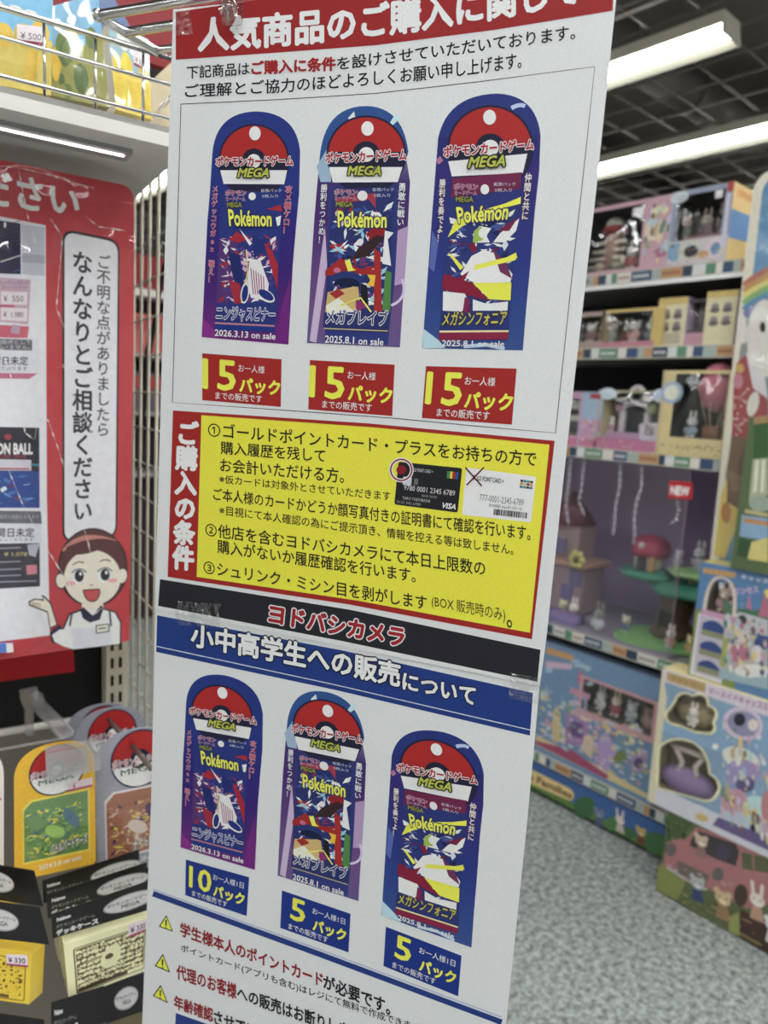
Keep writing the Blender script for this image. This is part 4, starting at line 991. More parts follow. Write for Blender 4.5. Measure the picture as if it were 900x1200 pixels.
m = MB(); q = SL(.866); m.prism([q.P(*p) for p in rpoly([(53, 876), (117, 865), (118, 902), (54, 916)], 2)], LY * .0015, HF); m.prism([q.P(*p, .003) for p in rpoly([(54, 884), (103, 875), (103, 906), (55, 915)], 2)], LY * .0008, HF); m.build('ticket_plate', th)

# ---- deck boxes under black header cards
def deck_box(label, b, quad, depth_vec, col, side, ink, seed, header, hb, stick, group, shift=None):
    S_ = SL(b); pts = [S_.P(*q) for q in quad]
    t = thing('deck_box', label, 'card case', (pts[2] + pts[3]) / 2, group)
    m = MB(); n = 4; PL = solid('deck_plastic_' + str(seed), col, 0.35, 0.4)
    bm_pts = [p for p in pts]; m.prism(bm_pts, depth_vec, PL)
    m.build('case_body', t)
    U = S_.through(homog(UNIT, quad))
    m = MB(); poly(m, U, rpoly([(.09, .12), (.93, .12), (.93, .95), (.09, .95)], .04), ink, 1, CARD); poly(m, U, rpoly([(.105, .135), (.915, .135), (.915, .935), (.105, .935)], .03), col, 2, CARD)
    rnd = random.Random(seed)
    if seed == 21:                                   # dense swirls reversed out of brown
        poly(m, U, rpoly([(.115, .15), (.905, .15), (.905, .86), (.115, .86)], .03), (112, 92, 66), 3, CARD)
        for i in range(15):
            for j in range(8):
                x = .145 + i * .0515 + rnd.uniform(-.012, .012); y = .2 + j * .088 + rnd.uniform(-.015, .015); a = rnd.uniform(0, 180)
                x = min(.885, x); y = min(.83, y)
                poly(m, U, ell(x, y, rnd.uniform(.02, .03), rnd.uniform(.03, .045), 9, rot=a * .3), col, 4, CARD)
                if rnd.random() < .55: poly(m, U, ell(x + rnd.uniform(-.006, .006), y, .009, .014, 7), (112, 92, 66), 5, CARD)
        poly(m, U, ell(.5, .48, .12, .2, 16, rot=12), col, 6, CARD); poly(m, U, ell(.48, .46, .05, .05, 10, rot=12), (112, 92, 66), 7, CARD); poly(m, U, ell(.3, .42, .09, .03, 10, rot=-6), (170, 156, 118), 6, CARD)
    else:                                            # loose brown speckle
        for _ in range(150):
            x, y = rnd.uniform(.16, .88), .55 + rnd.gauss(0, .16); y = min(.88, max(.2, y)); r = rnd.uniform(.004, .02)
            poly(m, U, ell(x, y, r, r * rnd.uniform(.6, 2), 7, rot=rnd.uniform(0, 90)), ink, 4, CARD)
    poly(m, U, [(.11, .86), (.7, .86), (.7, .925), (.11, .925)], ink, 5, CARD)
    m.build('brown_pattern_print', t)
    header_card(t, b - .001, header, hb)
    if stick:
        m = MB(); V = SL(b - .002).through(homog(UNIT, stick)); poly(m, V, UNIT, (206, 196, 204), 1, CARD); poly(m, V, [(0, .84), (1, .84), (1, 1), (0, 1)], (190, 60, 110), 2, CARD); rtext(m, V, '¥ 330', (96, 70, 84), .1, .28, .9, .74, h=2, mat=CARD, off=.02); m.build('price_sticker', t)
    return t
HB = printed('header_card_print', 0.28, 0.5, 0.04, 200, .25, 40)
def header_card(t, b, quad, mode):
    S_ = SL(b); m = MB(); m.prism([S_.P(*q) for q in quad], LY * .0015, HB, (32, 30, 32)); m.build('header_card', t)
    U = S_.through(homog(UNIT, quad)); m = MB()
    if 't' in mode:
        rtext(m, U, 'Pokémon', (206, 204, 206), .06, .22, .21, .36, h=1, off=.04, mat=HB)
        rtext(m, U, 'ポケモンカードゲーム', (150, 146, 146), .05, .5, .46, .64, h=1, off=.02, mat=HB); rtext(m, U, 'デッキケース', (206, 204, 202), .05, .72, .49, .94, h=1, off=.05, mat=HB)
    if 'o' in mode:
        cx = .78 if 't' in mode else .42
        poly(m, U, ell(cx, .5, .24, .3), (160, 158, 160), 1, HB); poly(m, U, ell(cx, .5, .225, .26), (190, 188, 190), 2, HB)
        rtext(m, U, 'ポケモンカードゲーム', (70, 66, 68), cx - .2, .38, cx + .2, .5, h=3, off=.02, mat=HB); rtext(m, U, 'MEGA', (70, 66, 68), cx - .07, .54, cx + .09, .66, h=3, off=.02, mat=HB)
    m.build('header_lettering', t)
GD = 'deck boxes hanging in rows'
CREAMC, CRS, BROWN = (226, 216, 160), (206, 192, 130), (92, 74, 54)
creamq = [(74.5, 1107), (178, 1074), (176, 1135), (80.7, 1172)]
crh = [(60, 1072), (182, 1030), (182, 1064), (61.5, 1100)]
d1 = deck_box('cream deck box with brown swirl print, frontmost of its row', .80, creamq, LY * .03, CREAMC, CRS, BROWN, 21, crh, 'to', [(150, 1083.5), (172, 1076.5), (172, 1090), (151, 1099)], GD)
for k, lab in enumerate(('second cream deck box in the row, half hidden by the frontmost cream one', 'third cream deck box in the row, its black header rising behind')):
    c_ = copy_tree(d1, LY * (.040 * (k + 1)) + Vector((0, 0, -.003 - .007 * k))); c_['label'] = lab
YB = [(-48, 1104), (36.7, 1118), (34, 1177), (-48, 1166)]
dv = SL(.815).P(52.5, 1107) - SL(.78).P(36.7, 1118)
d2 = deck_box('yellow deck box with brown speckle print and a price sticker, front of its row', .78, YB, dv, (232, 184, 44), (206, 156, 36), (120, 92, 40), 22, [(-40, 1052), (47, 1064), (58, 1107), (-40, 1096)], 'o', [(7, 1118), (32, 1119), (33, 1133.5), (8, 1131)], GD)
c_ = copy_tree(d2, LY * .05 + Vector((0, 0, .012))); c_['label'] = 'second yellow deck box, only its black header and oval logo above the front one'
def hdr(label, b, quad, mode):
    S_ = SL(b); t = thing('header_bag', label, 'packet', (S_.P(*quad[2]) + S_.P(*quad[3])) / 2, 'packets with black header cards'); header_card(t, b, quad, mode)
    m = MB(); q2 = [quad[3], quad[2], (quad[2][0], quad[2][1] + 70), (quad[3][0], quad[3][1] + 70)]; m.prism([S_.P(*q, -.002) for q in q2], LY * .02, solid('packet_plastic', (120, 108, 80), 0.4, 0.4)); m.build('packet_body', t)
hdr('packet with white header lettering below the cream deck box', .79, [(60, 1176), (122, 1156), (124, 1198), (60, 1220)], 't')
hdr('packet with an oval logo below the cream deck box, nearest the poster', .80, [(122, 1156), (182, 1136), (182, 1180), (124, 1200)], 'o')
hdr('packet with an oval logo above the cream row, at the poster edge', .95, [(112, 1040), (182, 1014), (182, 1042), (114, 1072)], 'o')
hdr('dark packet at the very bottom below the yellow deck box', .80, [(-30, 1184), (52, 1196), (52, 1222), (-30, 1214)], '')

# distant fixture seen through the mesh
ft = thing('display_shelf', 'distant red and yellow display fixture seen through the wire mesh panel', 'shelf', (1.9, 4.3, 0))
m = MB(); m.box((.9, 4.3, 0), (3.1, 4.6, 1.95), solid('dark_fixture', (70, 62, 70), 0.6, 0.3)); m.build('back_panel', ft)
m = MB(); m.box((.9, 4.0, 1.95), (3.1, 4.25, 2.15), RED_BOARD); m.box((.9, 3.99, 1.93), (3.1, 4.0, 1.97), WHITE_METAL); m.build('header_sign', ft)
for z, cc in ((1.62, (206, 190, 120)), (1.3, (120, 110, 130)), (.95, (90, 84, 100))):
    m = MB(); m.box((.9, 4.0, z - .02), (3.1, 4.3, z), SHELF_GREY); m.build('shelf_board', ft)
rnd = random.Random(8)
for k, (z, cc) in enumerate(((1.62, (226, 206, 110)), (1.62, (214, 96, 90)), (1.62, (226, 214, 150)), (1.62, (206, 70, 80)), (1.3, (90, 84, 110)), (1.3, (120, 100, 120)), (1.3, (76, 70, 84)), (.95, (90, 80, 100)), (.95, (70, 64, 80)))):
    x = 1.35 + (k % 4) * .26; m = MB(); m.box((x, 4.03, z), (x + .2, 4.26, z + .22), CARTON, cc); m.box((x + .01, 4.028, z + .13), (x + .19, 4.03, z + .2), CARTON, (200, 60, 60))
    tag(m.build('toy_box'), 'small blurred coloured box on the distant fixture behind the mesh', 'box', 'boxes on the distant fixture')

# ================================================================ toy gondola across the aisle
GX = 2.1326
G = SX(GX)
def YZ(px, py, x=GX):
    p = hit(px, py, Vector((1, 0, 0)), x); return p.y, p.z
YN, YF = .35, 2.6
gd = thing('display_shelf', 'tall display shelf of boxed toys across the aisle, blue printed base at the carpet', 'shelf', (GX + .25, 1.4, 0))
LEV = [1.868, 1.632, 1.303, .664, .172]
m = MB(); m.box((2.60, YN, 0), (2.63, YF, 2.0), DARK_SHELF); m.build('back_panel', gd)
for y in (YN, YF):
    m = MB(); m.box((GX + .04, y - .012, 0), (2.63, y + .012, 2.0), GREY_METAL); m.build('side_upright', gd)
SEG = [(200, 150, 96), (60, 84, 110), (196, 200, 200), (90, 150, 116), (206, 200, 190), (66, 96, 140), (160, 176, 170)]
for k, z in enumerate(LEV):
    m = MB(); m.box((GX + .008, YN, z - .022), (2.60, YF, z), SHELF_GREY, M=None)
    o = m.build('shelf_board', gd)
    m = MB(); m.box((GX, YN, z - .036), (GX + .008, YF, z + .002), solid('price_rail', (176, 172, 160), 0.35, 0.45))
    if k == 0: m.box((GX - .003, YN, z - .048), (GX + .01, YF, z - .036), solid('clear_lip', (206, 206, 206), 0.2, 0.6))
    m.build('price_rail', o)
    m = MB(); rnd = random.Random(k + 40); y = YF
    i = k
    while y > YN + .02:
        w = rnd.choice((.03, .05, .02, .04, .07, .03)); w = min(w, y - YN)
        f = Face((GX - .0006, y, z - .002), (0, -w, 0), (0, 0, -.030), (-1, 0, 0))
        poly(m, f, UNIT, SEG[i % 7], 0, CARTON)
        if w > .045:
            for q in range(5): poly(m, f, [(.12 + q * .16, .35), (.2 + q * .16, .3), (.22 + q * .16, .66), (.12 + q * .16, .7)], (206, 206, 200) if SEG[i % 7][0] < 150 else (160, 90, 50), 2, CARTON)
        y -= w; i += 1
    m.build('price_label_print', o)
# printed base
bp_ = MB(); bp_.box((GX + .012, YN, 0.02), (GX + .03, YF, .136), CARTON, (60, 116, 190)); bp_.box((GX + .03, YN, 0), (2.6, YF, .02), BLACK)
base = bp_.build('base_plinth', gd)
m = MB(); P_ = Face((GX + .0115, YF, .136), (0, -(YF - YN), 0), (0, 0, -.116), (-1, 0, 0))
def up_(y): return (YF - y) / (YF - YN)
G6b = SX(GX + .0115).crop(620, 740, .21666)
poly(m, P_, [(0, .78), (1, .78), (1, 1), (0, 1)], (96, 140, 50), 1, CARTON); poly(m, P_, [(0, 0), (1, 0), (1, .1), (0, .1)], (40, 76, 150), 1, CARTON)
for c_, rx, ry, cc in (((300, 950), 60, 60, (60, 120, 70)), ((690, 1150), 80, 60, (70, 130, 70)), ((450, 1040), 40, 40, (80, 140, 70)), ((540, 1090), 40, 30, (70, 124, 66))): poly(m, G6b, ell(*c_, rx, ry, 16, rot=30), cc, 2, CARTON)
poly(m, G6b, rpoly([(-180, 650), (246, 862), (238, 925), (-190, 735)], 40), (222, 190, 110), 3, CARTON)
text(m, G6b, 'Sylvanian Families', (120, 70, 40), [(-190, 668), (232, 872)], [(-196, 724), (226, 916)], 4, .03, CARTON)
def flat_animal(mb, S_, x, y, s, fur, dress, kind, h=3, mat=CARTON, tilt=20):
    k = tilt / 45.
    q = lambda dx, dy: (x + dx * s, y + dy * s + dx * s * k)
    poly(mb, S_, [q(-.55, 1.5), q(-.35, .5), q(.35, .5), q(.55, 1.5)], dress, h, mat)
    if kind == 'rabbit':
        for d in (-.28, .28): poly(mb, S_, [q(d - .13, -.3), q(d * 1.4 - .12, -1.3), q(d * 1.4 + .12, -1.3), q(d + .13, -.3)], fur, h, mat)
    else:
        for d in (-.42, .42): poly(mb, S_, [q(d + .24 * cos(a * pi / 5), -.42 + .24 * sin(a * pi / 5)) for a in range(10)], fur, h, mat)
    poly(mb, S_, [q(.56 * cos(a * pi / 8), .5 * sin(a * pi / 8)) for a in range(16)], fur, h + 1, mat)
    lite = tuple(min(235, c + 26) for c in fur)
    poly(mb, S_, [q(.24 * cos(a * pi / 5), .2 + .18 * sin(a * pi / 5)) for a in range(10)], lite, h + 2, mat)
    for d in (-.24, .24): poly(mb, S_, [q(d + .06 * cos(a * pi / 3), -.05 + .07 * sin(a * pi / 3)) for a in range(6)], (50, 40, 40), h + 3, mat)
    poly(mb, S_, [q(-.07, .1), q(.07, .1), q(0, .2)], (110, 70, 66), h + 3, mat)
flat_animal(m, G6b, 378, 985, 44, (126, 142, 170), (90, 110, 150), 'cat', tilt=22); flat_animal(m, G6b, 492, 1020, 44, (214, 196, 186), (200, 180, 170), 'rabbit', tilt=22); flat_animal(m, G6b, 605, 1085, 44, (206, 170, 90), (140, 80, 60), 'bear', tilt=22)
m.build('base_picture_print', base)

def bits(mb, S, quad, n, cols, seed, h=3, size=(.012, .05), mat=CARTON):
    rnd = random.Random(seed); hm = homog(UNIT, quad)
    for _ in range(n):
        u, v = rnd.uniform(.05, .95), rnd.uniform(.05, .95); r = rnd.uniform(*size); k = rnd.uniform(.5, 1.6); a = rnd.uniform(0, pi)
        poly(mb, S, [hm(u + r * cos(t) * cos(a) - r * k * sin(t) * sin(a), v + r * cos(t) * sin(a) + r * k * sin(t) * cos(a)) for t in [2 * pi * i / 7 for i in range(7)]], rnd.choice(cols), h, mat)
PASTEL = [(214, 196, 160), (176, 200, 196), (206, 160, 180), (196, 186, 210), (190, 170, 120), (160, 186, 210), (120, 150, 130), (206, 206, 200), (130, 110, 120), (214, 190, 110)]
# ---- boxes
def toy_box(label, x, y0, y1, z0, z1, depth, front, side, holes=(), inner=(60, 56, 62), group='boxed toys on the gondola'):
    """a carton with die-cut windows; returns the thing and its front face (u away from the far end, v down)"""
    t = thing('toy_box', label, 'toy box', (x + depth / 2, (y0 + y1) / 2, z0), group)
    F_ = Face((x, y1, z1), (0, y0 - y1, 0), (0, 0, z0 - z1), (-1, 0, 0)); inn = Vector((1, 0, 0))
    m = MB()
    outl = [[(h[0], h[1]), (h[2], h[1]), (h[2], h[3]), (h[0], h[3])] if not isinstance(h[0], tuple) else list(h) for h in holes]
    holes = [(min(q[0] for q in o), min(q[1] for q in o), max(q[0] for q in o), max(q[1] for q in o)) for o in outl]
    loops = [[Vector((u, v, 0)) for u, v in o] for o in [UNIT] + outl]
    m.add([F_.P(q.x, q.y) for l in loops for q in l], [list(q) for q in tessellate_polygon(loops)], CARTON, front)
    c4 = [F_.P(*q) for q in UNIT]; d4 = [p + inn * depth for p in c4]
    for i in range(4):
        j = (i + 1) % 4; m.poly([c4[i], c4[j], d4[j], d4[i]], CARTON, side)
    m.poly(d4, CARTON, side); m.build('carton', t)
    if holes:
        m = MB(); dd = min(depth * .75, .14)
        for h in holes:
            q = [F_.P(h[0], h[1]), F_.P(h[2], h[1]), F_.P(h[2], h[3]), F_.P(h[0], h[3])]; r = [p + inn * dd for p in q]
            m.poly(r, CARTON, inner)
            for i in range(4):
                j = (i + 1) % 4; m.poly([q[i], q[j], r[j], r[i]], CARTON, inner)
        m.build('inner_tray', t)
        for h in holes:
            m = MB(); nx, ny = 12, 8; rnd = random.Random(int(h[0] * 100) + int(y0 * 100))
            ph = rnd.uniform(0, 6); V = [F_.P(h[0] + (h[2] - h[0]) * i / nx, h[1] + (h[3] - h[1]) * j / ny, .001 + .011 * sin(pi * i / nx) * sin(pi * j / ny) + .0016 * sin(ph + i * 1.1 + j * .8)) for j in range(ny + 1) for i in range(nx + 1)]
            m.add(V, [[j * (nx + 1) + i, j * (nx + 1) + i + 1, (j + 1) * (nx + 1) + i + 1, (j + 1) * (nx + 1) + i] for j in range(ny) for i in range(nx)], WINFILM, smooth=True); m.build('window_film', t)
    return t, F_
TOY = printed('toy_plastic', 0.45, 0.35, 0.03, 100)
def critter(parent, p, s, fur, dress, kind='rabbit', name='toy_animal', top=None):
    """a small flocked toy animal, s metres tall, facing the aisle"""
    p = Vector(p); m = MB(); k = s
    m.ball(p + Vector((0, 0, k * .24)), (k * .17, k * .19, k * .26), TOY, dress, 10, 8)
    m.ball(p + Vector((-k * .03, 0, k * .6)), (k * .19, k * .21, k * .19), TOY, fur, 12, 8)
    m.ball(p + Vector((-k * .19, 0, k * .55)), (k * .07, k * .09, k * .07), TOY, tuple(min(235, c + 20) for c in fur), 8, 6)
    for d in (-1, 1):
        if kind == 'rabbit': m.ball(p + Vector((0, d * k * .09, k * .87)), (k * .04, k * .06, k * .18), TOY, fur, 8, 6)
        else: m.ball(p + Vector((0, d * k * .15, k * .77)), (k * .05, k * .08, k * .08), TOY, fur, 8, 6)
        m.ball(p + Vector((-k * .2, d * k * .08, k * .63)), k * .025, TOY, (40, 34, 34), 6, 4)
        m.ball(p + Vector((-k * .08, d * k * .2, k * .28)), (k * .06, k * .06, k * .15), TOY, dress, 8, 6)
        m.ball(p + Vector((-k * .12, d * k * .1, k * .05)), (k * .1, k * .07, k * .06), TOY, fur, 8, 6)
    o = m.build(name, parent)
    if parent is None and top: tag(o, top, 'toy animal')
    return o
def px_box(label, x, tl, br, depth, *a, z0=None, ynear=None, yfar=None, **k):
    y1, z1 = YZ(*tl, x); y0, zb = YZ(*br, x)
    return toy_box(label, x, y0 if ynear is None else ynear, y1 if yfar is None else yfar, zb if z0 is None else z0, z1, depth, *a, **k)
def price_flag(t, F_, u, v, w=.16, h=.1):
    m = MB(); poly(m, F_, [(u, v), (u + w, v), (u + w, v + h), (u, v + h)], (206, 200, 204), 12, CARD); m.build('price_sticker', t)

PINK, LAV, PALE, GOLD = (206, 160, 176), (176, 160, 196), (200, 190, 186), (214, 184, 96)
# top shelf
t, F_ = px_box('pink and dark window box at the top shelf end beside the poster', GX + .004, (668, 250), (786, 312), .2, PINK, (180, 150, 140), z0=LEV[0], holes=[(.03, .06, .72, .94)], inner=(64, 64, 74))
m = MB()
for u, v, r, cc in ((.86, .2, .07, (214, 206, 130)), (.84, .5, .1, (214, 196, 170)), (.9, .78, .07, (196, 120, 150)), (.8, .34, .06, (170, 196, 210))): poly(m, F_, ell(u, v, r, r, 14), cc, 1, CARTON)
bits(m, F_, [(.74, 0), (1, 0), (1, 1), (.74, 1)], 40, PASTEL, 41, 2, (.03, .09)); m.build('side_panel_print', t); price_flag(t, F_, .62, .1, .1, .12)
b0 = F_.P(.36, .92); m = MB()
for i in range(5): m.ball(b0 + Vector((.06, -.03 * i + .04, .02 + .012 * (i % 2))), (.02, .018, .018), TOY, [(190, 170, 140), (176, 60, 60), (150, 160, 130), (200, 190, 170), (160, 110, 90)][i], 8, 6)
m.tube([b0 + Vector((.07, .0, .0)), b0 + Vector((.07, 0, .12))], .03, TOY, (170, 130, 110), n=10); m.ball(b0 + Vector((.07, 0, .135)), (.045, .045, .02), TOY, (180, 60, 60), 10, 6); m.ball(b0 + Vector((.07, 0, .15)), (.035, .035, .03), TOY, (206, 200, 190), 10, 6)
for i in range(4): m.tube([b0 + Vector((.05, .09 - i * .012, .02 + i * .025)), b0 + Vector((.05, -.05, .02 + i * .025))], .006, TOY, (206, 196, 176), n=6)
m.build('toy_playset', t); critter(t, b0 + Vector((.05, -.085, 0)), .09, (206, 200, 190), (200, 80, 80)); critter(t, b0 + Vector((.05, .12, 0)), .08, (170, 150, 130), (140, 60, 60), 'bear')
t, F_ = px_box('window box with yellow side standing at the near end of the top shelf', GX + .002, (789, 226), (862, 308), .22, (150, 160, 190), (208, 176, 96), z0=LEV[0], ynear=1.006, holes=[(.1, .07, .88, .66)], inner=(52, 54, 62))
m = MB()
poly(m, F_, [(0, .66), (1, .66), (1, 1), (0, 1)], (196, 186, 190), 1, CARTON)
for u, v, rx, ry, cc in ((.14, .8, .12, .13, (120, 170, 206)), (.4, .8, .2, .14, (190, 190, 180)), (.42, .82, .12, .08, (76, 66, 66)), (.8, .82, .14, .14, (206, 190, 200)), (.82, .82, .08, .08, (110, 150, 196)), (.62, .88, .1, .05, (214, 150, 90)), (.12, .08, .16, .08, (190, 200, 206))): poly(m, F_, ell(u, v, rx, ry, 16), cc, 2, CARTON)
poly(m, F_, [(.9, 0), (1, 0), (1, .12), (.9, .12)], (206, 70, 70), 3, CARTON); poly(m, F_, [(.9, .14), (.97, .14), (.97, .8), (.9, .8)], (190, 190, 214), 2, CARTON)
bits(m, F_, [(0, .68), (1, .68), (1, 1), (0, 1)], 40, PASTEL, 39, 4, (.012, .04)); poly(m, F_, [(0, 0), (.03, 0), (.03, 1), (0, 1)], (170, 176, 200), 1, CARTON)
m.build('front_picture_print', t); price_flag(t, F_, .72, .08, .12, .1)
sf = Face((GX + .002, 1.006, F_.P(0, 0).z), (.22, 0, 0), (0, 0, F_.P(0, 1).z - F_.P(0, 0).z), (0, -1, 0)); m = MB()
poly(m, sf, [(.1, .06), (.9, .06), (.9, .16), (.1, .16)], (216, 150, 60), 1, CARTON); poly(m, sf, [(0, .34), (1, .3), (1, .62), (0, .7)], (80, 140, 206), 1, CARTON); rtext(m, sf, 'ファミリー', (110, 70, 40), .2, .08, .8, .14, h=2, mat=CARTON)
m.build('side_print', t)
b0 = F_.P(.5, .64); critter(t, b0 + Vector((.05, .0, .0)), .09, (176, 160, 150), (120, 90, 110)); critter(t, b0 + Vector((.05, -.06, .01)), .11, (170, 150, 130), (150, 120, 130), 'bear'); critter(t, b0 + Vector((.06, .07, .01)), .08, (190, 170, 150), (110, 130, 120))
m = MB(); m.box(b0 + Vector((.03, -.06, -.005)), b0 + Vector((.09, .05, .012)), TOY, (170, 110, 120)); m.build('toy_playset', t)
# second shelf
def xof(px, py): return YZ(px, py)
t, F_ = px_box('dark window box on the second shelf, close beside the poster edge', GX + .004, (660, 368), (706, 413), .18, (176, 150, 140), (180, 160, 110), z0=LEV[1], holes=[(.05, .12, .93, .8)], inner=(90, 84, 86))
b0 = F_.P(.7, .8)
for i in range(3): critter(t, b0 + Vector((.05, .05 * i - .02, 0)), .085, [(214, 196, 170), (206, 200, 196), (150, 120, 110)][i], [(190, 130, 110), (170, 120, 120), (120, 130, 110)][i], 'bear' if i % 2 else 'rabbit')
t, F_ = px_box('window box with a yellow edge and small toy animals on the second shelf', GX + .004, (706.5, 364), (772.5, 411), .18, (206, 176, 80), (200, 176, 96), z0=LEV[1], holes=[(.04, .08, .84, .84)], inner=(80, 96, 120))
m = MB(); poly(m, F_, [(0, .84), (.9, .84), (.9, 1), (0, 1)], (206, 130, 150), 1, CARTON); m.build('front_picture_print', t)
b0 = F_.P(.5, .84)
for i in range(5): critter(t, b0 + Vector((.04 + .03 * (i % 2), .09 - .042 * i, 0)), .085, [(190, 186, 176), (214, 200, 180), (206, 200, 196), (170, 190, 180), (214, 206, 200)][i], [(150, 160, 150), (190, 90, 80), (206, 150, 140), (140, 170, 160), (180, 150, 150)][i], 'rabbit' if i % 2 else 'bear')
t, F_ = px_box('tall cream card box with four little figures printed, on the second shelf', GX + .02, (773, 350), (800, 411), .12, (206, 196, 150), (190, 170, 196), z0=LEV[1])
m = MB(); poly(m, F_, [(0, 0), (1, 0), (1, .14), (0, .14)], (206, 176, 80), 1, CARTON)
for u, v in ((.3, .3), (.7, .3), (.3, .55), (.7, .55)): poly(m, F_, ell(u, v, .13, .07, 12), (150, 140, 140), 1, CARTON); poly(m, F_, ell(u, v + .08, .16, .06, 12), (120, 110, 116), 1, CARTON)
for k in range(5): poly(m, F_, [(.15, .72 + k * .045), (.85, .72 + k * .045), (.85, .74 + k * .045), (.15, .74 + k * .045)], (150, 146, 140), 1, CARTON)
m.build('front_picture_print', t)
t, F_ = px_box('dark window box with pink foot between two cream boxes, second shelf', GX + .03, (800.5, 352), (829, 410), .15, (90, 84, 90), (150, 140, 150), z0=LEV[1], holes=[(.1, .06, .9, .66)], inner=(70, 66, 70))
m = MB(); poly(m, F_, [(0, .7), (1, .7), (1, 1), (0, 1)], (206, 150, 170), 1, CARTON); m.build('front_picture_print', t); critter(t, F_.P(.5, .66) + Vector((.05, 0, 0)), .1, (150, 140, 140), (130, 110, 120))
t, F_ = px_box('tall cream box with yellow top on the second shelf, beside the white edged standee', GX + .012, (829.5, 342), (858, 409), .12, (206, 196, 150), (190, 170, 196), z0=LEV[1])
m = MB(); poly(m, F_, [(0, 0), (1, 0), (1, .12), (0, .12)], (206, 176, 80), 1, CARTON)
for u, v in ((.3, .28), (.7, .28), (.3, .52), (.7, .52)): poly(m, F_, ell(u, v, .13, .06, 12), (150, 140, 140), 1, CARTON); poly(m, F_, ell(u, v + .07, .16, .05, 12), (120, 110, 116), 1, CARTON)
m.build('front_picture_print', t)
# third shelf
t, F_ = px_box('pink and pale blue window box on the third shelf, beside the poster', GX + .004, (640, 458), (701, 531), .2, (206, 150, 186), (190, 180, 130), z0=LEV[2], holes=[(.03, .12, .62, .8)], inner=(90, 90, 96))
m = MB(); poly(m, F_, [(.66, 0), (1, 0), (1, .5), (.66, .5)], (150, 180, 210), 1, CARTON); poly(m, F_, [(.78, .03), (.96, .03), (.96, .12), (.78, .12)], (206, 70, 80), 2, CARTON); poly(m, F_, [(0, .84), (1, .84), (1, 1), (0, 1)], (214, 120, 160), 1, CARTON); poly(m, F_, [(.63, 0), (.67, 0), (.67, 1), (.63, 1)], (190, 160, 196), 1, CARTON); bits(m, F_, [(.66, .45), (1, .45), (1, 1), (.66, 1)], 24, PASTEL, 42, 3, (.02, .06)); m.build('front_picture_print', t)
m = MB(); b0 = F_.P(.45, .8); m.rbox(b0 + Vector((.04, -.05, 0)), b0 + Vector((.09, .06, .07)), .01, TOY, (190, 190, 170)); m.rbox(b0 + Vector((.035, -.02, .01)), b0 + Vector((.042, .02, .05)), .003, TOY, (70, 70, 80)); m.rbox(b0 + Vector((.03, -.06, .09)), b0 + Vector((.1, .07, .14)), .01, TOY, (206, 200, 190)); m.build('toy_playset', t)
t, F_ = px_box('window box with a white toy castle arch over pink, on the third shelf', GX + .004, (702, 457), (776, 534), .2, (180, 170, 140), (190, 176, 110), z0=LEV[2], holes=[(.04, .03, .96, .8)], inner=(74, 86, 112))
m = MB(); poly(m, F_, [(0, .8), (1, .8), (1, 1), (0, 1)], (206, 120, 160), 1, CARTON); poly(m, F_, ell(.14, .06, .13, .1, 14), (190, 206, 220), 2, CARTON); poly(m, F_, ell(.9, .07, .13, .11, 14), (180, 196, 216), 2, CARTON); poly(m, F_, rpoly([(.64, .52), (.96, .5), (.96, .8), (.66, .8)], .06), (196, 186, 206), 2, CARTON); poly(m, F_, ell(.8, .64, .07, .09, 12), (150, 130, 150), 3, CARTON); poly(m, F_, [(0, 0), (.03, 0), (.03, 1), (0, 1)], (190, 170, 150), 1, CARTON); bits(m, F_, [(0, .82), (1, .82), (1, 1), (0, 1)], 24, PASTEL, 43, 3, (.012, .04)); bits(m, F_, [(.66, .54), (.95, .54), (.95, .78), (.66, .78)], 20, PASTEL, 44, 4, (.02, .08)); m.build('front_picture_print', t); price_flag(t, F_, .66, .07, .12, .1)
m = MB(); b0 = F_.P(.45, .8); TW = (206, 200, 206)
for dy in (-.04, .05): m.tube([b0 + Vector((.06, dy, 0)), b0 + Vector((.06, dy, .09))], .012, TOY, TW, n=10)
m.tube([b0 + Vector((.06, .05 * cos(a) + .005, .09 + .03 * sin(a))) for a in [pi * i / 8 for i in range(9)]], .01, TOY, TW, n=8)
m.tube([b0 + Vector((.06, .005 + .024 * cos(a), .145 + .024 * sin(a))) for a in [2 * pi * i / 14 for i in range(15)]], .008, TOY, TW, n=8); m.ball(b0 + Vector((.05, .06, .1)), .015, TOY, (206, 150, 190), 8, 6); m.ball(b0 + Vector((.05, -.06, .1)), .018, TOY, (170, 190, 120), 8, 6)
m.box(b0 + Vector((.03, -.1, 0)), b0 + Vector((.1, .1, .02)), TOY, (206, 150, 190)); m.build('toy_playset', t); critter(t, b0 + Vector((.04, .075, .02)), .05, (214, 206, 200), (206, 150, 180))
t, F_ = px_box('cream box with a dark window and pink balloon toy on the third shelf', GX - .002, (778, 434), (846, 541), .22, (206, 186, 120), (200, 176, 110), z0=LEV[2], holes=[(.2, .04, .96, .78)], inner=(56, 52, 58))
m = MB(); poly(m, F_, ell(.16, .26, .17, .13, 18), (150, 176, 206), 2, CARTON); poly(m, F_, ell(.16, .26, .12, .09, 14), (206, 206, 190), 3, CARTON)
rtext(m, F_, 'ハッピーライフ', (150, 110, 60), .3, .86, .86, .93, h=2, mat=CARTON); poly(m, F_, [(0, 0), (.05, 0), (.05, 1), (0, 1)], (196, 176, 120), 1, CARTON); bits(m, F_, [(0, .82), (1, .82), (1, 1), (0, 1)], 30, PASTEL, 45, 1, (.012, .04)); m.build('front_picture_print', t)
m = MB(); b0 = F_.P(.72, .78); m.ball(b0 + Vector((.05, -.0, .155)), (.055, .055, .075), TOY, (206, 110, 130), 14, 10)
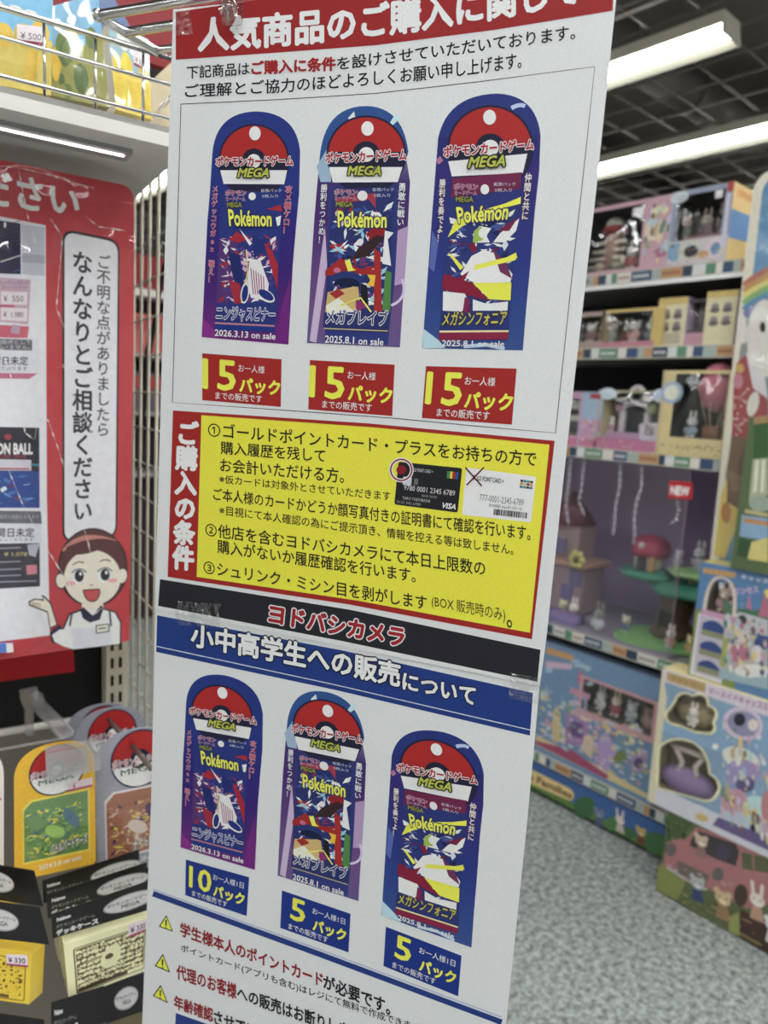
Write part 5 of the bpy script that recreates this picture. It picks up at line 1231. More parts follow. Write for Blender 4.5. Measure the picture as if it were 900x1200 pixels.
for k in range(6): m.tube([b0 + Vector((.05 + .056 * cos(k * pi / 3), .056 * sin(k * pi / 3), .155)), b0 + Vector((.05 + .02 * cos(k * pi / 3), .02 * sin(k * pi / 3), .04))], .0015, TOY, (206, 190, 150), n=5)
m.rbox(b0 + Vector((.025, -.025, 0)), b0 + Vector((.075, .025, .04)), .008, TOY, (150, 100, 60)); m.build('toy_balloon', t); critter(t, F_.P(.4, .78) + Vector((.05, 0, 0)), .08, (200, 196, 190), (150, 170, 190))

# ---- clear diorama case and what stands in it
cz0, cz1 = LEV[3] + .002, 1.262; cy0, cy1 = YZ(797, 650)[0], 1.9; cx = GX + .004
cs = thing('display_case', 'clear display case holding a lilac toy village, on the fourth shelf', 'display case', (cx + .2, 1.35, cz0))
m = MB(); m.box((cx + .44, cy0, cz0), (cx + .45, cy1, cz1), solid('lilac_back', (168, 148, 186), 0.6, 0.2)); m.build('back_panel', cs)
m = MB(); m.box((cx, cy0, cz0), (cx + .45, cy1, cz0 + .006), solid('grey_lilac_base', (146, 138, 154), 0.5, 0.3)); m.build('base_panel', cs)
m = MB(); m.box((cx, cy0, cz0 + .006), (cx + .003, cy1, cz1), CASEFILM); o = m.build('front_sheet', cs); o['label'] = 'clear front sheet'
m = MB(); m.box((cx + .003, cy0, cz0 + .006), (cx + .45, cy0 + .003, cz1), CASEFILM); m.build('end_sheet', cs)
m = MB(); m.box((cx, cy0, cz1), (cx + .45, cy1, cz1 + .004), CASEFILM); m.build('top_sheet', cs)
m = MB(); m.box((cx - .0005, cy0 - .0005, cz0 + .006), (cx + .0025, cy0 + .0025, cz1), solid('sheet_edge', (150, 126, 146), 0.2, 0.5)); m.build('corner_edge', cs)
m = MB(); S_ = SX(cx - .002).crop(630, 520, .22222); poly(m, S_, [(694, 195), (820, 204), (814, 296), (688, 286)], (200, 36, 48), 1, CARD); qtext(m, S_, 'NEW', (220, 214, 214), (704, 222), (800, 230), (797, 276), (700, 266), h=2, off=.05, mat=CARD); o = m.build('red_flag', cs); o['label'] = 'red NEW flag'
def DP(px, py, dx): return hit(630 + px * .22222, 520 + py * .22222, Vector((1, 0, 0)), cx + dx)
BZ = cz0 + .006
# grass plate, tree, houses
m = MB(); rim = []
a = DP(330, 950, .12); 
for i in range(28):
    th_ = 2 * pi * i / 28; r = 1 + .16 * sin(3 * th_)
    rim.append(Vector((cx + .14 + .11 * r * cos(th_), 1.13 + .17 * r * sin(th_), BZ)))
m.prism(rim, (0, 0, .012), TOY, (120, 190, 96)); tag(m.build('toy_lawn'), 'bright green wavy toy lawn plate on the case floor', 'toy lawn')
tr = thing('toy_tree', 'toy tree with flat teal canopy standing on the green lawn in the case', 'toy tree', (cx + .2, 1.13, BZ + .012))
m = MB(); c_ = Vector((cx + .2, 1.13, BZ + .012)); m.tube([c_, c_ + Vector((0, .01, .05)), c_ + Vector((0, -.005, .1)), c_ + Vector((0, 0, .16))], [.075, .05, .05, .065], TOY, (128, 100, 80), n=14)
for k in range(4): m.tube([c_ + Vector((.06 * cos(k * 1.6 + .5), .06 * sin(k * 1.6 + .5), .0)), c_ + Vector((.03 * cos(k * 1.6 + .5), .03 * sin(k * 1.6 + .5), .06))], [.022, .008], TOY, (128, 100, 80), n=8)
m.box(c_ + Vector((-.055, -.02, .02)), c_ + Vector((-.045, .03, .09)), TOY, (50, 40, 40)); m.build('trunk', tr)
m = MB()
def canopy(mb, c, rx, ry, rz, col):
    n = 26; V = [c + Vector((0, 0, rz))]; f = []
    for j, (k, zz) in enumerate(((.5, .85), (.85, .5), (1, 0), (.9, -.5), (.3, -.6))):
        for i in range(n):
            a = 2 * pi * i / n; w = 1 + .07 * sin(5 * a); V.append(c + Vector((rx * k * w * cos(a), ry * k * w * sin(a), rz * zz)))
    for i in range(n): f.append([0, 1 + i, 1 + (i + 1) % n])
    for j in range(4):
        for i in range(n): f.append([1 + j * n + i, 1 + (j + 1) * n + i, 1 + (j + 1) * n + (i + 1) % n, 1 + j * n + (i + 1) % n])
    mb.add(V, f, TOY, col, smooth=True)
canopy(m, c_ + Vector((-.01, -.05, .175)), .13, .14, .03, (42, 146, 116)); canopy(m, c_ + Vector((-.02, .1, .2)), .09, .1, .022, (46, 156, 124)); 
rnd = random.Random(2)
for k in range(16): m.ball(c_ + Vector((-.02 + rnd.uniform(-.09, .07), rnd.uniform(-.16, .17), .203 if True else 0)), .008, TOY, (206, 206, 196) if k % 2 else (150, 130, 190), 6, 4)
m.build('canopy', tr)
m = MB(); canopy(m, c_ + Vector((-.02, -.07, .235)), .09, .1, .016, (150, 196, 120)); m.build('upper_deck', tr)
hs = thing('toy_house', 'small toy house with a round red roof on the teal tree canopy', 'toy house', c_ + Vector((-.03, .1, .215)))
q = c_ + Vector((-.03, .1, .215)); m = MB(); m.tube([q, q + Vector((0, 0, .065))], [.046, .05], TOY, (206, 196, 170), n=14); m.build('wall', hs)
m = MB(); canopy(m, q + Vector((0, 0, .075)), .066, .066, .05, (206, 70, 106)); m.ball(q + Vector((-.06, 0, .09)), .011, TOY, (214, 206, 206), 8, 6); m.build('roof', hs)
m = MB(); m.rbox(q + Vector((-.053, -.018, 0)), q + Vector((-.044, .016, .05)), .004, TOY, (84, 78, 92)); m.build('door', hs)
m = MB(); m.rbox(q + Vector((-.05, -.045, .0)), q + Vector((-.03, -.022, .055)), .004, TOY, (190, 150, 90)); m.build('shutter', hs)
d_ = thing('toy_house', 'tall pink and lilac toy mansion at the poster side of the case', 'toy house', (cx + .22, 1.56, BZ))
m = MB(); m.rbox((cx + .15, 1.47, BZ), (cx + .3, 1.7, BZ + .18), .01, TOY, (170, 140, 150)); m.rbox((cx + .18, 1.52, BZ + .18), (cx + .3, 1.7, BZ + .33), .01, TOY, (190, 160, 160)); m.build('wall', d_)
m = MB(); m.tube([(cx + .24, 1.6, BZ + .33), (cx + .24, 1.6, BZ + .45)], [.1, .01], TOY, (150, 84, 100), n=12); m.rbox((cx + .13, 1.45, BZ + .18), (cx + .31, 1.7, BZ + .2), .006, TOY, (206, 150, 130)); m.build('roof', d_)
for y, z in ((1.53, .05), (1.62, .05), (1.58, .22), (1.5, .11)):
    m = MB(); m.rbox((cx + .143, y - .025, BZ + z), (cx + .155, y + .025, BZ + z + .06), .004, TOY, (130, 120, 170)); m.build('window', d_)
m = MB()
for k in range(6): m.ball((cx + .11 + 0, 1.475 + .022 * cos(k * pi / 3), BZ + .22 + .022 * sin(k * pi / 3)), (.01, .014, .014), TOY, (206, 196, 90), 8, 6)
m.ball((cx + .105, 1.475, BZ + .22), .013, TOY, (120, 110, 50), 8, 6); o = m.build('flower_sign', d_); o['label'] = 'yellow flower sign'
m = MB(); m.tube([(cx + .05, 1.4, BZ + .004), (cx + .05, 1.55, BZ + .004)], .035, TOY, (140, 120, 180), n=10); tag(m.build('toy_cushion'), 'low lilac toy bed on the case floor before the mansion', 'toy bed')
for k, (dy, dx, s, fur, dr, kd, lab) in enumerate(((1.44, .07, .09, (214, 206, 196), (200, 90, 90), 'rabbit', 'pale toy rabbit in red on the case floor beside the lilac mansion'),
        (1.50, .09, .08, (206, 196, 150), (190, 180, 130), 'bear', 'cream toy bear on the case floor at the poster side'),
        (1.33, .06, .1, (150, 150, 140), (190, 196, 200), 'rabbit', 'grey toy rabbit in white standing between mansion and lawn'),
        (1.25, .10, .07, (206, 190, 160), (120, 130, 170), 'bear', 'beige toy bear in blue at the edge of the toy lawn'),
        (1.075, .075, .075, (214, 206, 200), (206, 160, 140), 'rabbit', 'white toy rabbit sitting on the green lawn before the tree'),
        (1.01, .08, .07, (206, 186, 130), (206, 170, 110), 'bear', 'honey coloured toy bear on the lawn at the case corner'))):
    z = BZ + (.012 if dy < 1.29 else 0); critter(None, (cx + dx, dy, z), s, fur, dr, kd, 'toy_animal', lab)
for k, (dy, s, lab) in enumerate(((1.06, .1, 'white toy rabbit up on the pale green tree deck'), (1.13, .07, 'small white toy bear up on the pale green tree deck'))):
    critter(None, (c_.x - .02, dy, c_.z + .243), s, (206, 202, 206), (190, 186, 196), 'rabbit' if k == 0 else 'bear', 'toy_animal', lab)
BEAD = solid('clouded_bead', (196, 188, 200), 0.15, 0.7)
for pts, lab in (([(240, 150), (232, 230), (218, 300), (250, 385)], 'clear bead strand at the poster side of the case, its end curling out'), ([(430, 150), (432, 230), (410, 330), (405, 420), (395, 490)], 'clear bead strand hanging beside the red roofed toy house'),
                 ([(545, 165), (548, 230), (520, 310), (508, 400), (512, 480), (505, 540)], 'longest clear bead strand, ending just over the red toy roof'), ([(170, 140), (160, 230), (150, 330), (165, 440)], 'clear bead strand against the poster edge in the case'), ([(735, 290), (745, 350), (730, 400), (690, 430)], 'clear bead strand under the red flag in the case')):
    m = MB(); P_ = [DP(x, y, .02) for x, y in pts]; L_ = 0
    P_[0] = Vector((P_[0].x, P_[0].y, cz1 - .002)) if pts[0][1] < 200 else P_[0]
    dense = []
    for a, b_ in zip(P_, P_[1:]):
        k = max(2, int((b_ - a).length / .011)); dense += [a + (b_ - a) * (i / k) for i in range(k)]
    m.tube(dense + [P_[-1]], .0008, BEAD, n=4)
    for i, p in enumerate(dense): m.ball(p, .0062 if i % 2 else .0042, BEAD, nu=8, nv=5)
    tag(m.build('bead_strand'), lab, 'bead strand')

# ---- wide castle box on the bottom shelf
K6 = SX(GX + .006).crop(620, 740, .21666)
t, F_ = px_box('wide blue and pink castle toy box on the bottom shelf under the clear case', GX + .006, (590, 735), (762, 950), .3, (110, 150, 190), (120, 140, 170), z0=LEV[4], holes=[(.56, .2, .96, .46)], inner=(96, 90, 84))
m = MB()
poly(m, K6, [(40, 560), (400, 740), (640, 880), (640, 905), (30, 610)], (206, 186, 120), 1, CARTON); poly(m, K6, [(35, 590), (230, 640), (430, 780), (420, 800), (200, 690), (30, 605)], (190, 80, 120), 2, CARTON)
poly(m, K6, [(95, 85), (240, 130), (238, 160), (92, 118)], (206, 150, 80), 2, CARTON); poly(m, K6, [(90, 160), (236, 178), (230, 206), (90, 196)], (206, 170, 196), 2, CARTON)
for pts, cc in (([(255, 270), (282, 200), (305, 285)], (206, 110, 140)), ([(222, 300), (330, 340), (326, 370), (218, 330)], (206, 140, 170)), ([(244, 340), (315, 362), (310, 450), (240, 425)], (150, 160, 190)), ([(262, 360), (300, 372), (296, 420), (258, 408)], (90, 100, 130)), ([(228, 420), (340, 460), (338, 490), (224, 450)], (206, 160, 176)),
                ([(130, 440), (150, 400), (170, 450), (168, 600), (120, 590)], (206, 180, 110)), ([(200, 440), (320, 480), (330, 640), (190, 600)], (170, 130, 190)), ([(225, 480), (290, 500), (290, 580), (220, 560)], (120, 90, 150)),
                ([(380, 560), (420, 540), (470, 660), (420, 760), (350, 700)], (180, 150, 206)), ([(300, 560), (350, 580), (340, 690), (280, 640)], (206, 180, 150)), ([(470, 660), (510, 640), (530, 690), (480, 720), (450, 700)], (120, 140, 60))):
    poly(m, K6, pts, cc, 3, CARTON)
stroke(m, K6, bez((465, 560), (520, 500), (560, 600), 10), 20, (206, 190, 130), 3, CARTON); poly(m, K6, ell(590, 710, 46, 52, 18), (170, 150, 196), 3, CARTON); poly(m, K6, ell(592, 712, 26, 30, 16), (110, 90, 140), 4, CARTON); poly(m, K6, ell(415, 505, 22, 24, 14), (206, 180, 90), 4, CARTON)
rnd = random.Random(14)
for k in range(70):
    x = rnd.uniform(60, 640); y = 300 + (x - 60) * .4 + rnd.uniform(0, 260); poly(m, K6, ell(x, y, rnd.uniform(6, 22), rnd.uniform(6, 20), 9, rot=rnd.uniform(0, 90)), rnd.choice([(206, 190, 150), (170, 196, 190), (206, 150, 170), (190, 180, 206), (190, 170, 120), (150, 176, 206), (120, 160, 140)]), 2, CARTON)
bits(m, F_, [(.12, .3), (.98, .5), (.98, .93), (.12, .88)], 170, PASTEL, 38, 4, (.008, .026))
for k in range(12):
    x = rnd.uniform(80, 640); y = 90 + (x - 60) * .3 + rnd.uniform(0, 120)
    if not (350 < x < 720 and y > 200): poly(m, K6, ell(x, y, rnd.uniform(10, 34), rnd.uniform(8, 16), 10), (150, 186, 206), 2, CARTON)
m.build('front_picture_print', t)
m = MB(); h = (.56, .2, .96, .46)
for a, b_ in (((h[0] - .02, h[1] - .025), (h[2] + .02, h[1])), ((h[0] - .02, h[3]), (h[2] + .02, h[3] + .05)), ((h[0] - .02, h[1]), (h[0], h[3])), ((h[2], h[1]), (h[2] + .02, h[3]))): poly(m, F_, [a, (b_[0], a[1]), b_, (a[0], b_[1])], (206, 150, 160), 4, CARTON)
m.build('window_frame_print', t)
for i in range(4): critter(t, F_.P(.63 + .09 * i, .455) + Vector((.05, 0, 0)), .085, [(206, 200, 200), (206, 190, 170), (190, 196, 206), (170, 130, 110)][i], [(200, 196, 200), (190, 80, 110), (170, 180, 190), (190, 150, 130)][i], 'rabbit' if i < 2 else 'bear')

# ---- boxes stacked on the floor before the gondola
FXX = 1.995
Rr = SX(FXX).crop(740, 780, .3168)
y1c, _ = YZ(782.5, 949, FXX); _, zc = YZ(782.5, 949, FXX)
STK = 'toy boxes stacked on the carpet'
t, F_ = toy_box('toy box with a pink car and toy animals, lowest of the floor stack', FXX, .40, y1c, 0.004, zc, .10, (104, 120, 70), (120, 130, 90), group=STK)
m = MB()
poly(m, Rr, [(140, 540), (230, 575), (180, 660), (120, 690), (125, 600)], (84, 110, 56), 1, CARTON); poly(m, Rr, [(100, 740), (140, 720), (200, 800), (170, 870), (90, 832)], (140, 150, 60), 1, CARTON)
CARP = (190, 120, 122)
poly(m, Rr, [(125, 690), (130, 655), (175, 640), (200, 645), (240, 596), (420, 650), (520, 690), (525, 880), (430, 900), (390, 880), (330, 850), (270, 820), (160, 770), (118, 740)], CARP, 2, CARTON)
poly(m, Rr, [(222, 640), (250, 612), (385, 660), (400, 690), (385, 742), (300, 710), (215, 665)], (84, 76, 76), 3, CARTON); poly(m, Rr, [(405, 690), (525, 715), (525, 770), (400, 750)], (104, 110, 70), 3, CARTON); stroke(m, Rr, [(400, 680), (408, 760)], 8, CARP, 4, CARTON); stroke(m, Rr, [(450, 690), (452, 770)], 6, CARP, 4, CARTON)
poly(m, Rr, [(170, 720), (290, 775), (270, 820), (160, 765)], (130, 112, 104), 3, CARTON); poly(m, Rr, ell(146, 680, 20, 26, 14), (120, 112, 112), 3, CARTON); poly(m, Rr, ell(320, 772, 22, 26, 14), (120, 112, 112), 3, CARTON); stroke(m, Rr, [(130, 745), (200, 790), (280, 830)], 9, (180, 176, 176), 4, CARTON)
poly(m, Rr, ell(405, 850, 26, 42, 16), (90, 74, 60), 4, CARTON); poly(m, Rr, ell(340, 690, 26, 30, 14), (90, 80, 110), 4, CARTON)
poly(m, Rr, [(400, 900), (525, 960), (525, 1080), (400, 1000)], (90, 64, 56), 3, CARTON); poly(m, Rr, [(360, 930), (400, 910), (398, 1000), (360, 985)], (150, 160, 70), 4, CARTON)
bits(m, F_, [(0, 0), (.16, 0), (.12, .5), (0, .5)], 40, [(70, 96, 50), (120, 136, 70), (50, 74, 40), (140, 150, 90)], 35, 1, (.01, .06)); bits(m, Rr, [(150, 700), (380, 800), (390, 880), (120, 760)], 24, [(206, 150, 150), (160, 96, 100), (206, 196, 190), (120, 90, 90)], 36, 4, (.015, .04)); bits(m, Rr, [(120, 790), (520, 960), (520, 1070), (120, 850)], 60, [(150, 150, 70), (120, 100, 60), (170, 130, 80), (90, 80, 60), (190, 160, 110)], 37, 3, (.01, .04))
flat_animal(m, Rr, 258, 650, 40, (206, 180, 150), (160, 120, 110), 'bear', 4, tilt=18)
flat_animal(m, Rr, 244, 806, 44, (176, 180, 184), (66, 90, 140), 'cat', 5, tilt=20); flat_animal(m, Rr, 338, 862, 52, (206, 176, 126), (170, 130, 80), 'bear', 5, tilt=20); flat_animal(m, Rr, 465, 868, 50, (214, 200, 184), (200, 150, 120), 'rabbit', 5, tilt=20); flat_animal(m, Rr, 520, 960, 46, (206, 206, 206), (190, 190, 196), 'cat', 5, tilt=20)
m.build('front_picture_print', t)
y1m, z1m = YZ(776.4, 783, FXX - .004); _, z0m = YZ(755.8, 941.6, FXX - .004)
hm_ = [(.05, .14, .33, .37), (.035, .42, .36, .87)]
_e = bool(homog)
Mq = lambda pts: [(lambda p: ((y1m - p.y) / (y1m - .40), (z1m - p.z) / (z1m - zc - .001)))(SX(FXX - .004).crop(740, 780, .3168).P(x, y)) for x, y in pts]
cloud = []
for cx_, cy_, r_, a0, a1 in ((160, 185, 32, 110, 235), (200, 140, 40, 190, 290), (250, 140, 36, 230, 330), (286, 180, 30, 270, 385), (285, 228, 24, 320, 440)): cloud += ell(cx_, cy_, r_, r_, 6, a0, a1)
cloud += [(240, 246), (190, 226)]
arch = [(96, 450), (100, 330)] + bez((104, 300), (150, 255), (220, 280), 6) + bez((232, 286), (288, 320), (290, 400), 6) + bez((292, 402), (322, 412), (326, 450), 4) + bez((324, 460), (310, 505), (270, 500), 4)
hp_ = [Mq(cloud), Mq(arch)]
t, F_ = toy_box('pale blue toy box with two yellow edged windows, middle of the floor stack', FXX - .004, .40, y1m, zc + .001, z1m, .10, (130, 170, 206), (222, 206, 140), holes=hp_, inner=(150, 130, 80), group=STK)
Mr = SX(FXX - .004).crop(740, 780, .3168); m = MB()
poly(m, F_, [(0, 0), (1, 0), (1, .09), (0, .09)], (206, 196, 206), 1, CARTON); poly(m, F_, [(0, .86), (1, .86), (1, 1), (0, 1)], (196, 196, 206), 1, CARTON); poly(m, F_, [(0, .0), (.04, .2), (.04, 1), (0, 1)], (206, 196, 160), 1, CARTON)
poly(m, Mr, [(132, 24), (276, 66), (272, 100), (130, 56)], (196, 160, 84), 2, CARTON); qtext(m, Mr, 'ファミリー', (130, 90, 50), (146, 38), (262, 72), (260, 90), (144, 54), h=3, mat=CARTON)
qtext(m, Mr, 'マーメイドキャッスル', (196, 120, 190), (286, 80), (510, 142), (506, 168), (284, 104), h=3, off=.03, mat=CARTON)
for o_ in hp_: stroke(m, F_, o_, .014, (226, 212, 160), 3, CARTON, close=True)
for pts, cc in ((ell(412, 215, 76, 60, 22, rot=20), (206, 186, 206)), (ell(414, 215, 60, 46, 20, rot=20), (150, 150, 190)), (ell(400, 200, 22, 24, 14), (60, 60, 80)), (ell(450, 220, 20, 22, 14), (214, 200, 190)),
                (ell(405, 345, 74, 40, 20, rot=22), (206, 206, 196)), (ell(410, 400, 64, 54, 20, rot=10), (170, 150, 206)), (ell(420, 440, 36, 30, 14), (110, 100, 150)), ([(330, 460), (470, 500), (520, 640), (330, 570)], (206, 176, 190)), (ell(380, 500, 50, 46, 18), (206, 150, 170)), (ell(455, 520, 44, 40, 18), (170, 206, 206)),
                (ell(410, 580, 80, 34, 18, rot=22), (176, 190, 206)), ([(430, 545), (460, 525), (480, 580), (440, 590)], (214, 186, 90)), (ell(452, 600, 14, 16, 10), (50, 50, 70)), (ell(505, 520, 26, 60, 14), (206, 130, 140)), (ell(310, 300, 12, 12, 8), (214, 214, 206)), (ell(260, 562, 26, 14, 12, rot=20), (206, 176, 96)), ([(320, 560), (520, 640), (520, 690), (300, 590)], (120, 100, 160))):
    poly(m, Mr, pts, cc, 2 if cc != (60, 60, 80) else 4, CARTON)
bits(m, Mr, [(330, 160), (520, 220), (520, 680), (320, 590)], 90, PASTEL, 31, 5, (.01, .05)); bits(m, F_, [(.36, .1), (1, .1), (1, .95), (.36, .95)], 50, [(206, 206, 206), (150, 186, 214), (120, 156, 200)], 32, 1, (.01, .035))
m.build('front_picture_print', t)
b0 = F_.P(.17, .86); m = MB(); m.ball(b0 + Vector((.04, 0, .03)), (.03, .09, .045), TOY, (150, 120, 176), 14, 8)
for dy in (-.03, .035): m.tube([b0 + Vector((.03, dy, .05)), b0 + Vector((.03, dy * .6, .09)), b0 + Vector((.03, dy * 1.3, .125))], .008, TOY, (206, 186, 176), n=8)
m.tube([b0 + Vector((.03, .06, .13)), b0 + Vector((.03, -.05, .13))], .008, TOY, (206, 186, 176), n=8); m.build('toy_boat', t)
m = MB(); b2 = F_.P(.17, .35); m.ball(b2 + Vector((.05, 0, .03)), (.03, .07, .04), TOY, (170, 150, 90), 12, 8); m.build('toy_shell', t); critter(t, b2 + Vector((.02, 0, .0)), .07, (214, 206, 196), (206, 200, 190))
# castle box on top
CX = FXX + .01; y1k, z1k = YZ(821.8, 657.8, CX)
hk = [(.06, .14, .2, .40), (.05, .47, .17, .62), (.05, .65, .17, .79), (.05, .82, .17, .94)]
t, F_ = toy_box('blue toy castle box with a tower of three blue windows, high in floor stack', CX, .40, y1k, z1m + .001, z1k, .08, (84, 140, 196), (206, 190, 100), holes=hk[:1], inner=(110, 80, 56), group=STK)
m = MB(); Z5 = SX(CX).crop(760, 540, .2333)
poly(m, F_, [(0, .42), (.06, .4), (.24, .5), (.26, 1), (0, 1)], (130, 150, 60), 1, CARTON); poly(m, F_, [(.02, .44), (.2, .44), (.19, .99), (.01, .99)], (206, 200, 206), 2, CARTON)
for h in hk[1:]:
    poly(m, F_, [(h[0] - .02, h[1] - .01), (h[2] + .02, h[1] - .01), (h[2] + .02, h[3] + .02), (h[0] - .02, h[3] + .02)], (190, 180, 196), 3, CARTON)
    poly(m, F_, [(h[0], h[3]), (h[0], h[1] + .05)] + bez((h[0], h[1] + .05), ((h[0] + h[2]) / 2, h[1] - .04), (h[2], h[1] + .05), 6) + [(h[2], h[3])], (60, 90, 160), 4, CARTON); poly(m, F_, [(h[0], h[3] - .05), (h[2], h[3] - .05), (h[2], h[3]), (h[0], h[3])], (150, 150, 110), 5, CARTON)
poly(m, F_, [(.035, .40), (.225, .40), (.225, .45), (.035, .45)], (206, 150, 186), 4, CARTON); stroke(m, F_, bez((.05, .4), (.05, .08), (.13, .1), 6) + bez((.13, .1), (.21, .1), (.21, .4), 6), .02, (206, 190, 176), 4, CARTON)
poly(m, Z5, rpoly([(275, 538), (440, 562), (436, 588), (272, 562)], 10), (214, 160, 80), 2, CARTON); qtext(m, Z5, 'ファミリー', (130, 80, 40), (290, 546), (424, 566), (422, 580), (288, 560), h=3, mat=CARTON)
qtext(m, Z5, 'キャッスル', (206, 206, 220), (466, 570), (640, 600), (640, 626), (464, 592), h=3, off=.03, mat=CARTON); qtext(m, Z5, 'プリンセス', (206, 170, 206), (400, 640), (550, 628), (552, 662), (404, 676), h=3, off=.05, mat=CARTON)
for pts, cc in (([(370, 690), (440, 740), (600, 760), (600, 860), (380, 840)], (70, 130, 90)), ([(490, 740), (505, 668), (520, 748)], (206, 120, 160)), ([(550, 780), (585, 660), (620, 790)], (206, 110, 140)), ([(400, 780), (460, 760), (600, 800), (600, 880), (390, 850)], (190, 186, 190)), (ell(470, 800, 24, 26, 12), (60, 80, 80)),
                ([(390, 850), (600, 890), (600, 1120), (370, 1060)], (176, 176, 170)), ([(410, 930), (500, 920), (510, 1000), (420, 1010)], (206, 120, 150)), (ell(470, 885, 40, 30, 14), (206, 190, 176)), (ell(570, 915, 40, 36, 16), (60, 90, 150)), (ell(545, 970, 30, 44, 14), (206, 200, 206)), ([(360, 1040), (600, 1080), (600, 1150), (350, 1090)], (150, 180, 190)), (ell(520, 1055, 90, 34, 18), (206, 206, 200)), ([(375, 880), (400, 900), (380, 1040), (355, 1030)], (160, 170, 70)), (ell(420, 1050, 24, 26, 12), (120, 100, 160)), ([(530, 790), (570, 740), (600, 800)], (206, 196, 186)), (ell(555, 800, 18, 22, 10), (190, 70, 80)),
                ([(0 + 580, 650), (620, 640), (620, 690), (580, 690)], (214, 196, 90))):
    poly(m, Z5, pts, cc, 3, CARTON)
bits(m, Z5, [(380, 760), (600, 790), (600, 1130), (370, 1070)], 80, PASTEL + [(206, 110, 150), (70, 100, 160)], 33, 5, (.015, .06)); bits(m, Z5, [(370, 690), (600, 700), (600, 790), (400, 770)], 24, [(90, 140, 90), (70, 120, 80), (150, 176, 200)], 34, 2, (.02, .06))
m.build('front_picture_print', t)
critter(t, F_.P(.13, .40) + Vector((.03, 0, 0)), .085, (206, 180, 150), (206, 150, 170))
# box at the picture edge
y1g, _ = YZ(862, 640, CX - .02); zg1 = YZ(872, 488, CX - .02)[1]
t, F_ = toy_box('green and cream toy box at the picture edge, on top of the floor stack', CX - .012, .40, YZ(865, 610, CX)[0], z1k + .001, zg1, .085, (96, 120, 70), (90, 100, 60), group=STK)
m = MB(); E8 = SX(CX - .012).crop(820, 180, .4167)
for pts, cc in (([(152, 745), (192, 740), (192, 850), (150, 860)], (60, 110, 50)), ([(152, 742), (192, 736), (192, 756), (152, 762)], (180, 140, 80)), ([(150, 860), (192, 856), (192, 960), (138, 980)], (170, 176, 140)), ([(158, 862), (166, 862), (160, 950), (150, 955)], (206, 206, 180)), ([(176, 862), (184, 862), (180, 950), (170, 955)], (206, 206, 180)), (ell(172, 985, 34, 22, 14), (150, 170, 150)), ([(128, 1000), (192, 1012), (192, 1022), (126, 1010)], (190, 176, 110)),
                ([(118, 1016), (192, 1026), (192, 1090), (112, 1076)], (130, 170, 206)), ([(124, 1024), (192, 1036), (192, 1048), (122, 1036)], (206, 140, 70)), ([(112, 1078), (150, 1090), (140, 1140), (104, 1130)], (60, 100, 60)), ([(146, 1092), (192, 1080), (192, 1150), (134, 1140)], (206, 190, 90))):
    poly(m, E8, pts, cc, 2, CARTON)
m.build('front_picture_print', t)

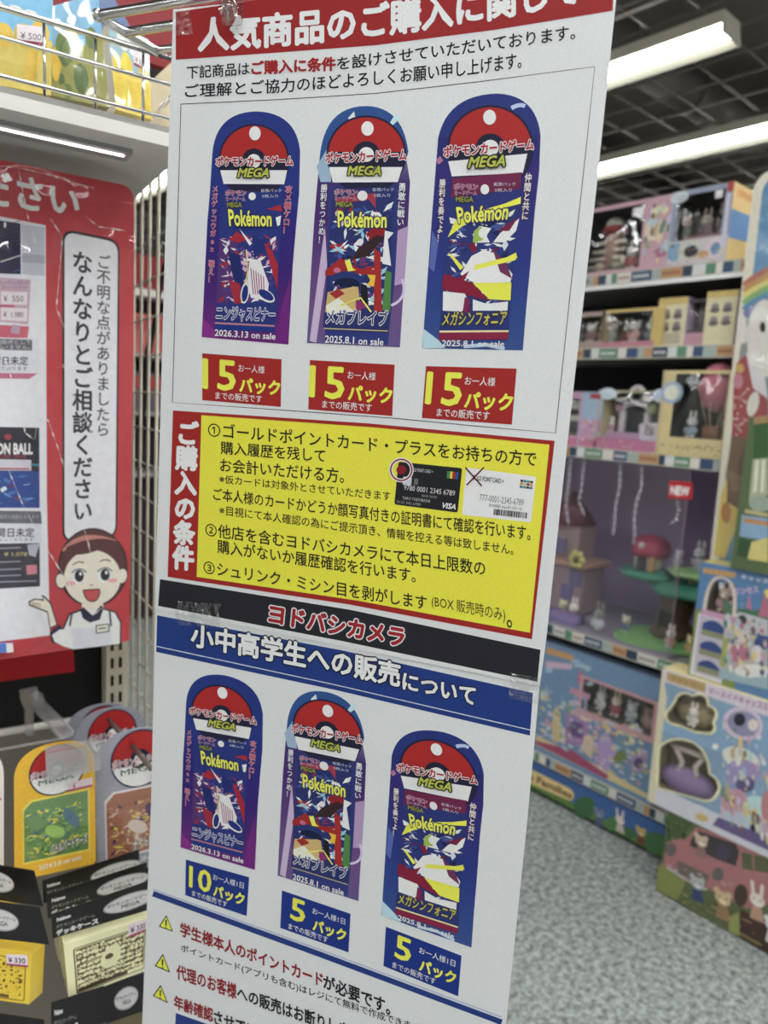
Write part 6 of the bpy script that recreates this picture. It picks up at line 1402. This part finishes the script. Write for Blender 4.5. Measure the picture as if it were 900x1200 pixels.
# ---- printed standee
SXX = 2.10; St = SX(SXX); E8 = St.crop(820, 180, .4167)
sd = thing('standee', 'tall white edged cutout display board with a rainbow and a rabbit in a red dress', 'standee', (SXX, .7, 0.003))
a, b_ = St.P(882, 226), St.P(831, 660)
ft_ = a + (b_ - a) * ((a.z - .003) / (a.z - b_.z))
topz = St.P(905, 198).z
out = [ft_, a] + [a + Vector((0, (q[0]) * -.1, q[1] * (topz - a.z))) for q in bez((0, 0), (.03, .95), (.55, 1), 7)[1:]] + [Vector((SXX, .45, topz)), Vector((SXX, .45, .003))]
m = MB(); m.prism(out, (.012, 0, 0), CARTON, (206, 200, 180)); m.build('board', sd)
m = MB()
def edge(t, d): p = a + (ft_ - a) * t; return p + Vector((-.0005, -d, 0))
inn = [edge(.93, .03), edge(0.02, .026)] + [edge(0, .026) + Vector((0, -.08 * q[0], q[1] * (topz - a.z - .02))) for q in bez((0, 0), (.05, .95), (.5, 1), 6)] + [Vector((SXX - .0005, .46, topz - .02)), Vector((SXX - .0005, .46, .2))]
m.poly(inn, CARTON, (90, 156, 206))
RB = [(200, 120, 90), (206, 150, 70), (206, 196, 80), (120, 180, 90), (70, 150, 190), (130, 130, 190)]
for k, cc in enumerate(RB): stroke(m, E8, [(x, y + k * 17) for x, y in bez((124, 372), (160, 336), (240, 310), 8)], 18, cc, 2, CARTON)
for pts, cc, h in (([(82, 850), (100, 700), (112, 560), (130, 470), (192, 420), (192, 1000), (70, 990), (72, 900)], (150, 150, 150), 2), ([(60, 960), (95, 860), (150, 840), (120, 1000), (70, 1140), (40, 1130)], (214, 186, 60), 3), (ell(74, 1010, 14, 30, 14), (206, 130, 50), 5),
                ([(90, 800), (95, 660), (104, 590), (135, 560), (160, 640), (192, 700), (192, 760), (140, 800)], (190, 62, 70), 4), ([(78, 880), (90, 796), (138, 800), (130, 900), (110, 1000), (76, 980)], (140, 104, 70), 4), ([(108, 870), (134, 806), (150, 820), (128, 940), (112, 990)], (120, 86, 70), 5),
                ([(130, 560), (170, 540), (192, 690), (150, 660)], (206, 200, 206), 5), (ell(120, 490, 14, 46, 14, rot=-6), (206, 200, 196), 3), (ell(184, 520, 52, 110, 26), (206, 202, 194), 6), (ell(177, 488, 8, 15, 12), (40, 36, 38), 7), (ell(113, 604, 12, 14, 12), (206, 160, 60), 6), (ell(150, 704, 16, 36, 14, rot=14), (206, 202, 190), 7), (ell(108, 640, 14, 22, 14), (206, 130, 150), 5)):
    poly(m, E8, pts, cc, h, CARTON)
rnd = random.Random(6)
for k in range(40): poly(m, E8, ell(rnd.uniform(96, 150), rnd.uniform(660, 790), 2.4, 3.6, 6), (214, 190, 186), 6, CARTON)
for k in range(6): stroke(m, E8, [(82 + k * 8, 890 + k * 4), (94 + k * 7, 950)], 2.2, (190, 150, 110), 6, CARTON)
m.build('front_picture_print', sd)
m = MB(); m.poly([p + Vector((-.003, 0, 0)) for p in inn], WRAP); m.build('gloss_film', sd)
